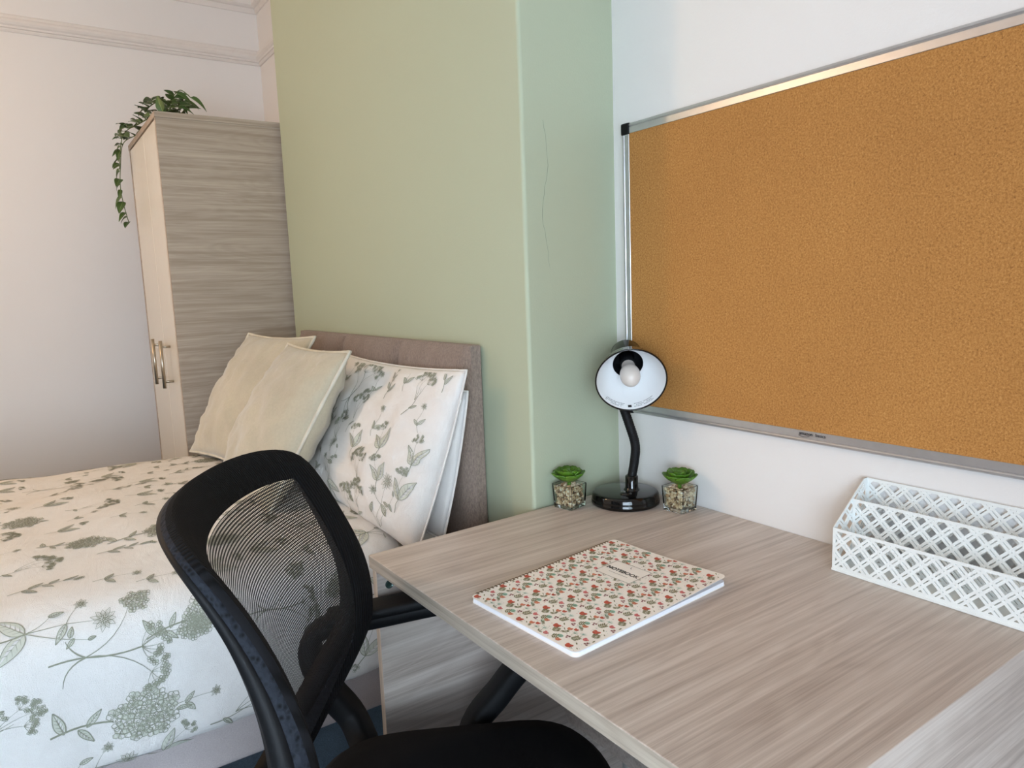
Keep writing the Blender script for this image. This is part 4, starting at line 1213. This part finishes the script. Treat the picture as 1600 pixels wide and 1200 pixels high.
fo = -math.tan(Bq['th'])*v_*Bq['H']+Bq['p2']*4*v_*(1-v_)*Bq['H']*.3+Bq['p3']*np.sin(2*np.pi*v_)*.1+Bq['c']*u_*u_
A3 = np.array(CB0)[None, :]+fo[:, None]*np.array(CF)[None, :]+u_[:, None]*np.array(CW)[None, :]+(v_*Bq['H'])[:, None]*np.array((0, 0, 1))[None, :]
net = obj('back_net', A3, F, M['meshthread'], chair); net['label'] = 'see-through black net'
# lumbar bar and carrier behind the net
def cpt(f_, w_, z_): return CB0+CF*f_+CW*w_+UPZ*(z_-CB0.z)
v, f = tube_vf(smooth_path([cpt(.18, 0, .425), cpt(.03, 0, .425), cpt(-.035, 0, .445), cpt(-.045, 0, .50), cpt(-.02, 0, .56), cpt(.0, 0, .60)], 8), 1, 16, flat=(.030, .010, CW)); obj('back_bracket', v, f, M['black_plastic'], chair, smooth=True)
# seat
def seat():
    V, F = [], []; nr = 48
    def se(a, sx, sy, e=.42): c, s_ = math.cos(a), math.sin(a); return sx*math.copysign(abs(c)**e, c), sy*math.copysign(abs(s_)**e, s_)
    lay = [(.0, .503), (.5, .502), (.8, .500), (.92, .495), (.985, .484), (1.0, .468), (.99, .450), (.95, .440), (.5, .438), (0, .438)]
    for sc, z in lay:
        for k in range(nr):
            f_, w_ = se(2*math.pi*k/nr, .226, .248); f_ *= sc; w_ *= sc
            zz = z-(.030*max(0, (f_-.10)/.13)**2 if z > .45 else .012*max(0, (f_-.1)/.13)**2)+(.006*(w_/.25)**2 if z > .49 else 0)
            V.append(cpt(.283+f_, w_, zz))
    for i in range(len(lay)-1):
        for k in range(nr): F.append((i*nr+k, i*nr+(k+1) % nr, (i+1)*nr+(k+1) % nr, (i+1)*nr+k))
    o = obj('seat', V, F, M['seatfab'], chair, smooth=True)
    bm = bmesh.new(); bm.from_mesh(o.data); bmesh.ops.remove_doubles(bm, verts=bm.verts, dist=.0003); bmesh.ops.recalc_face_normals(bm, faces=bm.faces); bm.to_mesh(o.data); bm.free()
seat()
pl_ = [cpt(.283+a, b, 0) for a, b in ((-.12, -.16), (.12, -.16), (.12, .16), (-.12, .16))]
v, f = prism_vf([(p.x, p.y) for p in pl_], .415, .436, .004); obj('seat_plate', v, f, M['black_plastic'], chair)
for sg in (1, -1):
    w0 = sg*.287
    path = [(.250, .398), (.205, .396), (.160, .412), (.132, .446), (.102, .494), (.072, .540), (.048, .590), (.042, .628), (.062, .653), (.108, .661), (.168, .669), (.238, .679), (.318, .687), (.388, .686), (.440, .672), (.452, .642), (.425, .604), (.376, .555), (.343, .515), (.300, .466), (.275, .425)]
    P = smooth_path([cpt(a, w0*(1 if z > .47 else 1-.35*(.47-z)/.055), z) for a, z in path], 6)[:-1]
    v, f = tube_vf(P, [1.0 if p.z > .65 else 1.0+.25*min(1, (.65-p.z)/.05) for p in P], 16, closed=True, flat=(.0150, .0235, CW))
    arm = obj('armrest', v, f, M['black_plastic'], chair, smooth=True)
    pad = [(.068, .673), (.118, .680), (.178, .688), (.248, .698), (.318, .706), (.383, .705), (.423, .697)]
    P = smooth_path([cpt(a, w0, z-.004) for a, z in pad], 6)
    v, f = tube_vf(P, [.4]+[1]*(len(P)-2)+[.4], 16, flat=(.0105, .027, CW)); obj('arm_pad', v, f, M['black_plastic'], arm, smooth=True)
# column, star base, castors
v, f = lathe_vf([(0, .0), (.03, 0), (.03, .03), (.026, .035), (.026, .20), (.015, .205), (.015, .36), (0, .36)], (seatc.x, seatc.y, .06), n=28); obj('gas_lift', v, f, M['black_plastic'], chair, smooth=True)
for k in range(5):
    a = 2*math.pi*k/5+.3; d = Vector((math.cos(a), math.sin(a), 0)); c0 = Vector((seatc.x, seatc.y, .095))
    v, f = tube_vf([c0+d*.02, c0+d*.15-UPZ*.008, c0+d*.285-UPZ*.026], [1, .85, .6], 12, flat=(.014, .022, UPZ.copy()) if False else (.024, .014, UPZ)); lg = obj('base_leg', v, f, M['black_plastic'], chair, smooth=True)
    e = c0+d*.275; t_ = Vector((-d.y, d.x, 0)); parts = []
    for sg in (1, -1): parts.append(lathe_vf([(0, 0), (.022, 0), (.025, .003), (.025, .015), (.022, .018), (0, .018)], Vector((e.x, e.y, .0255))+t_*sg*.004, t_*sg, 20))
    parts.append(tube_vf([Vector((e.x, e.y, .04)), Vector((e.x, e.y, .068))], .006, 10))
    v, f = join(parts); obj('castor', v, f, M['black_plastic'], lg, smooth=False)
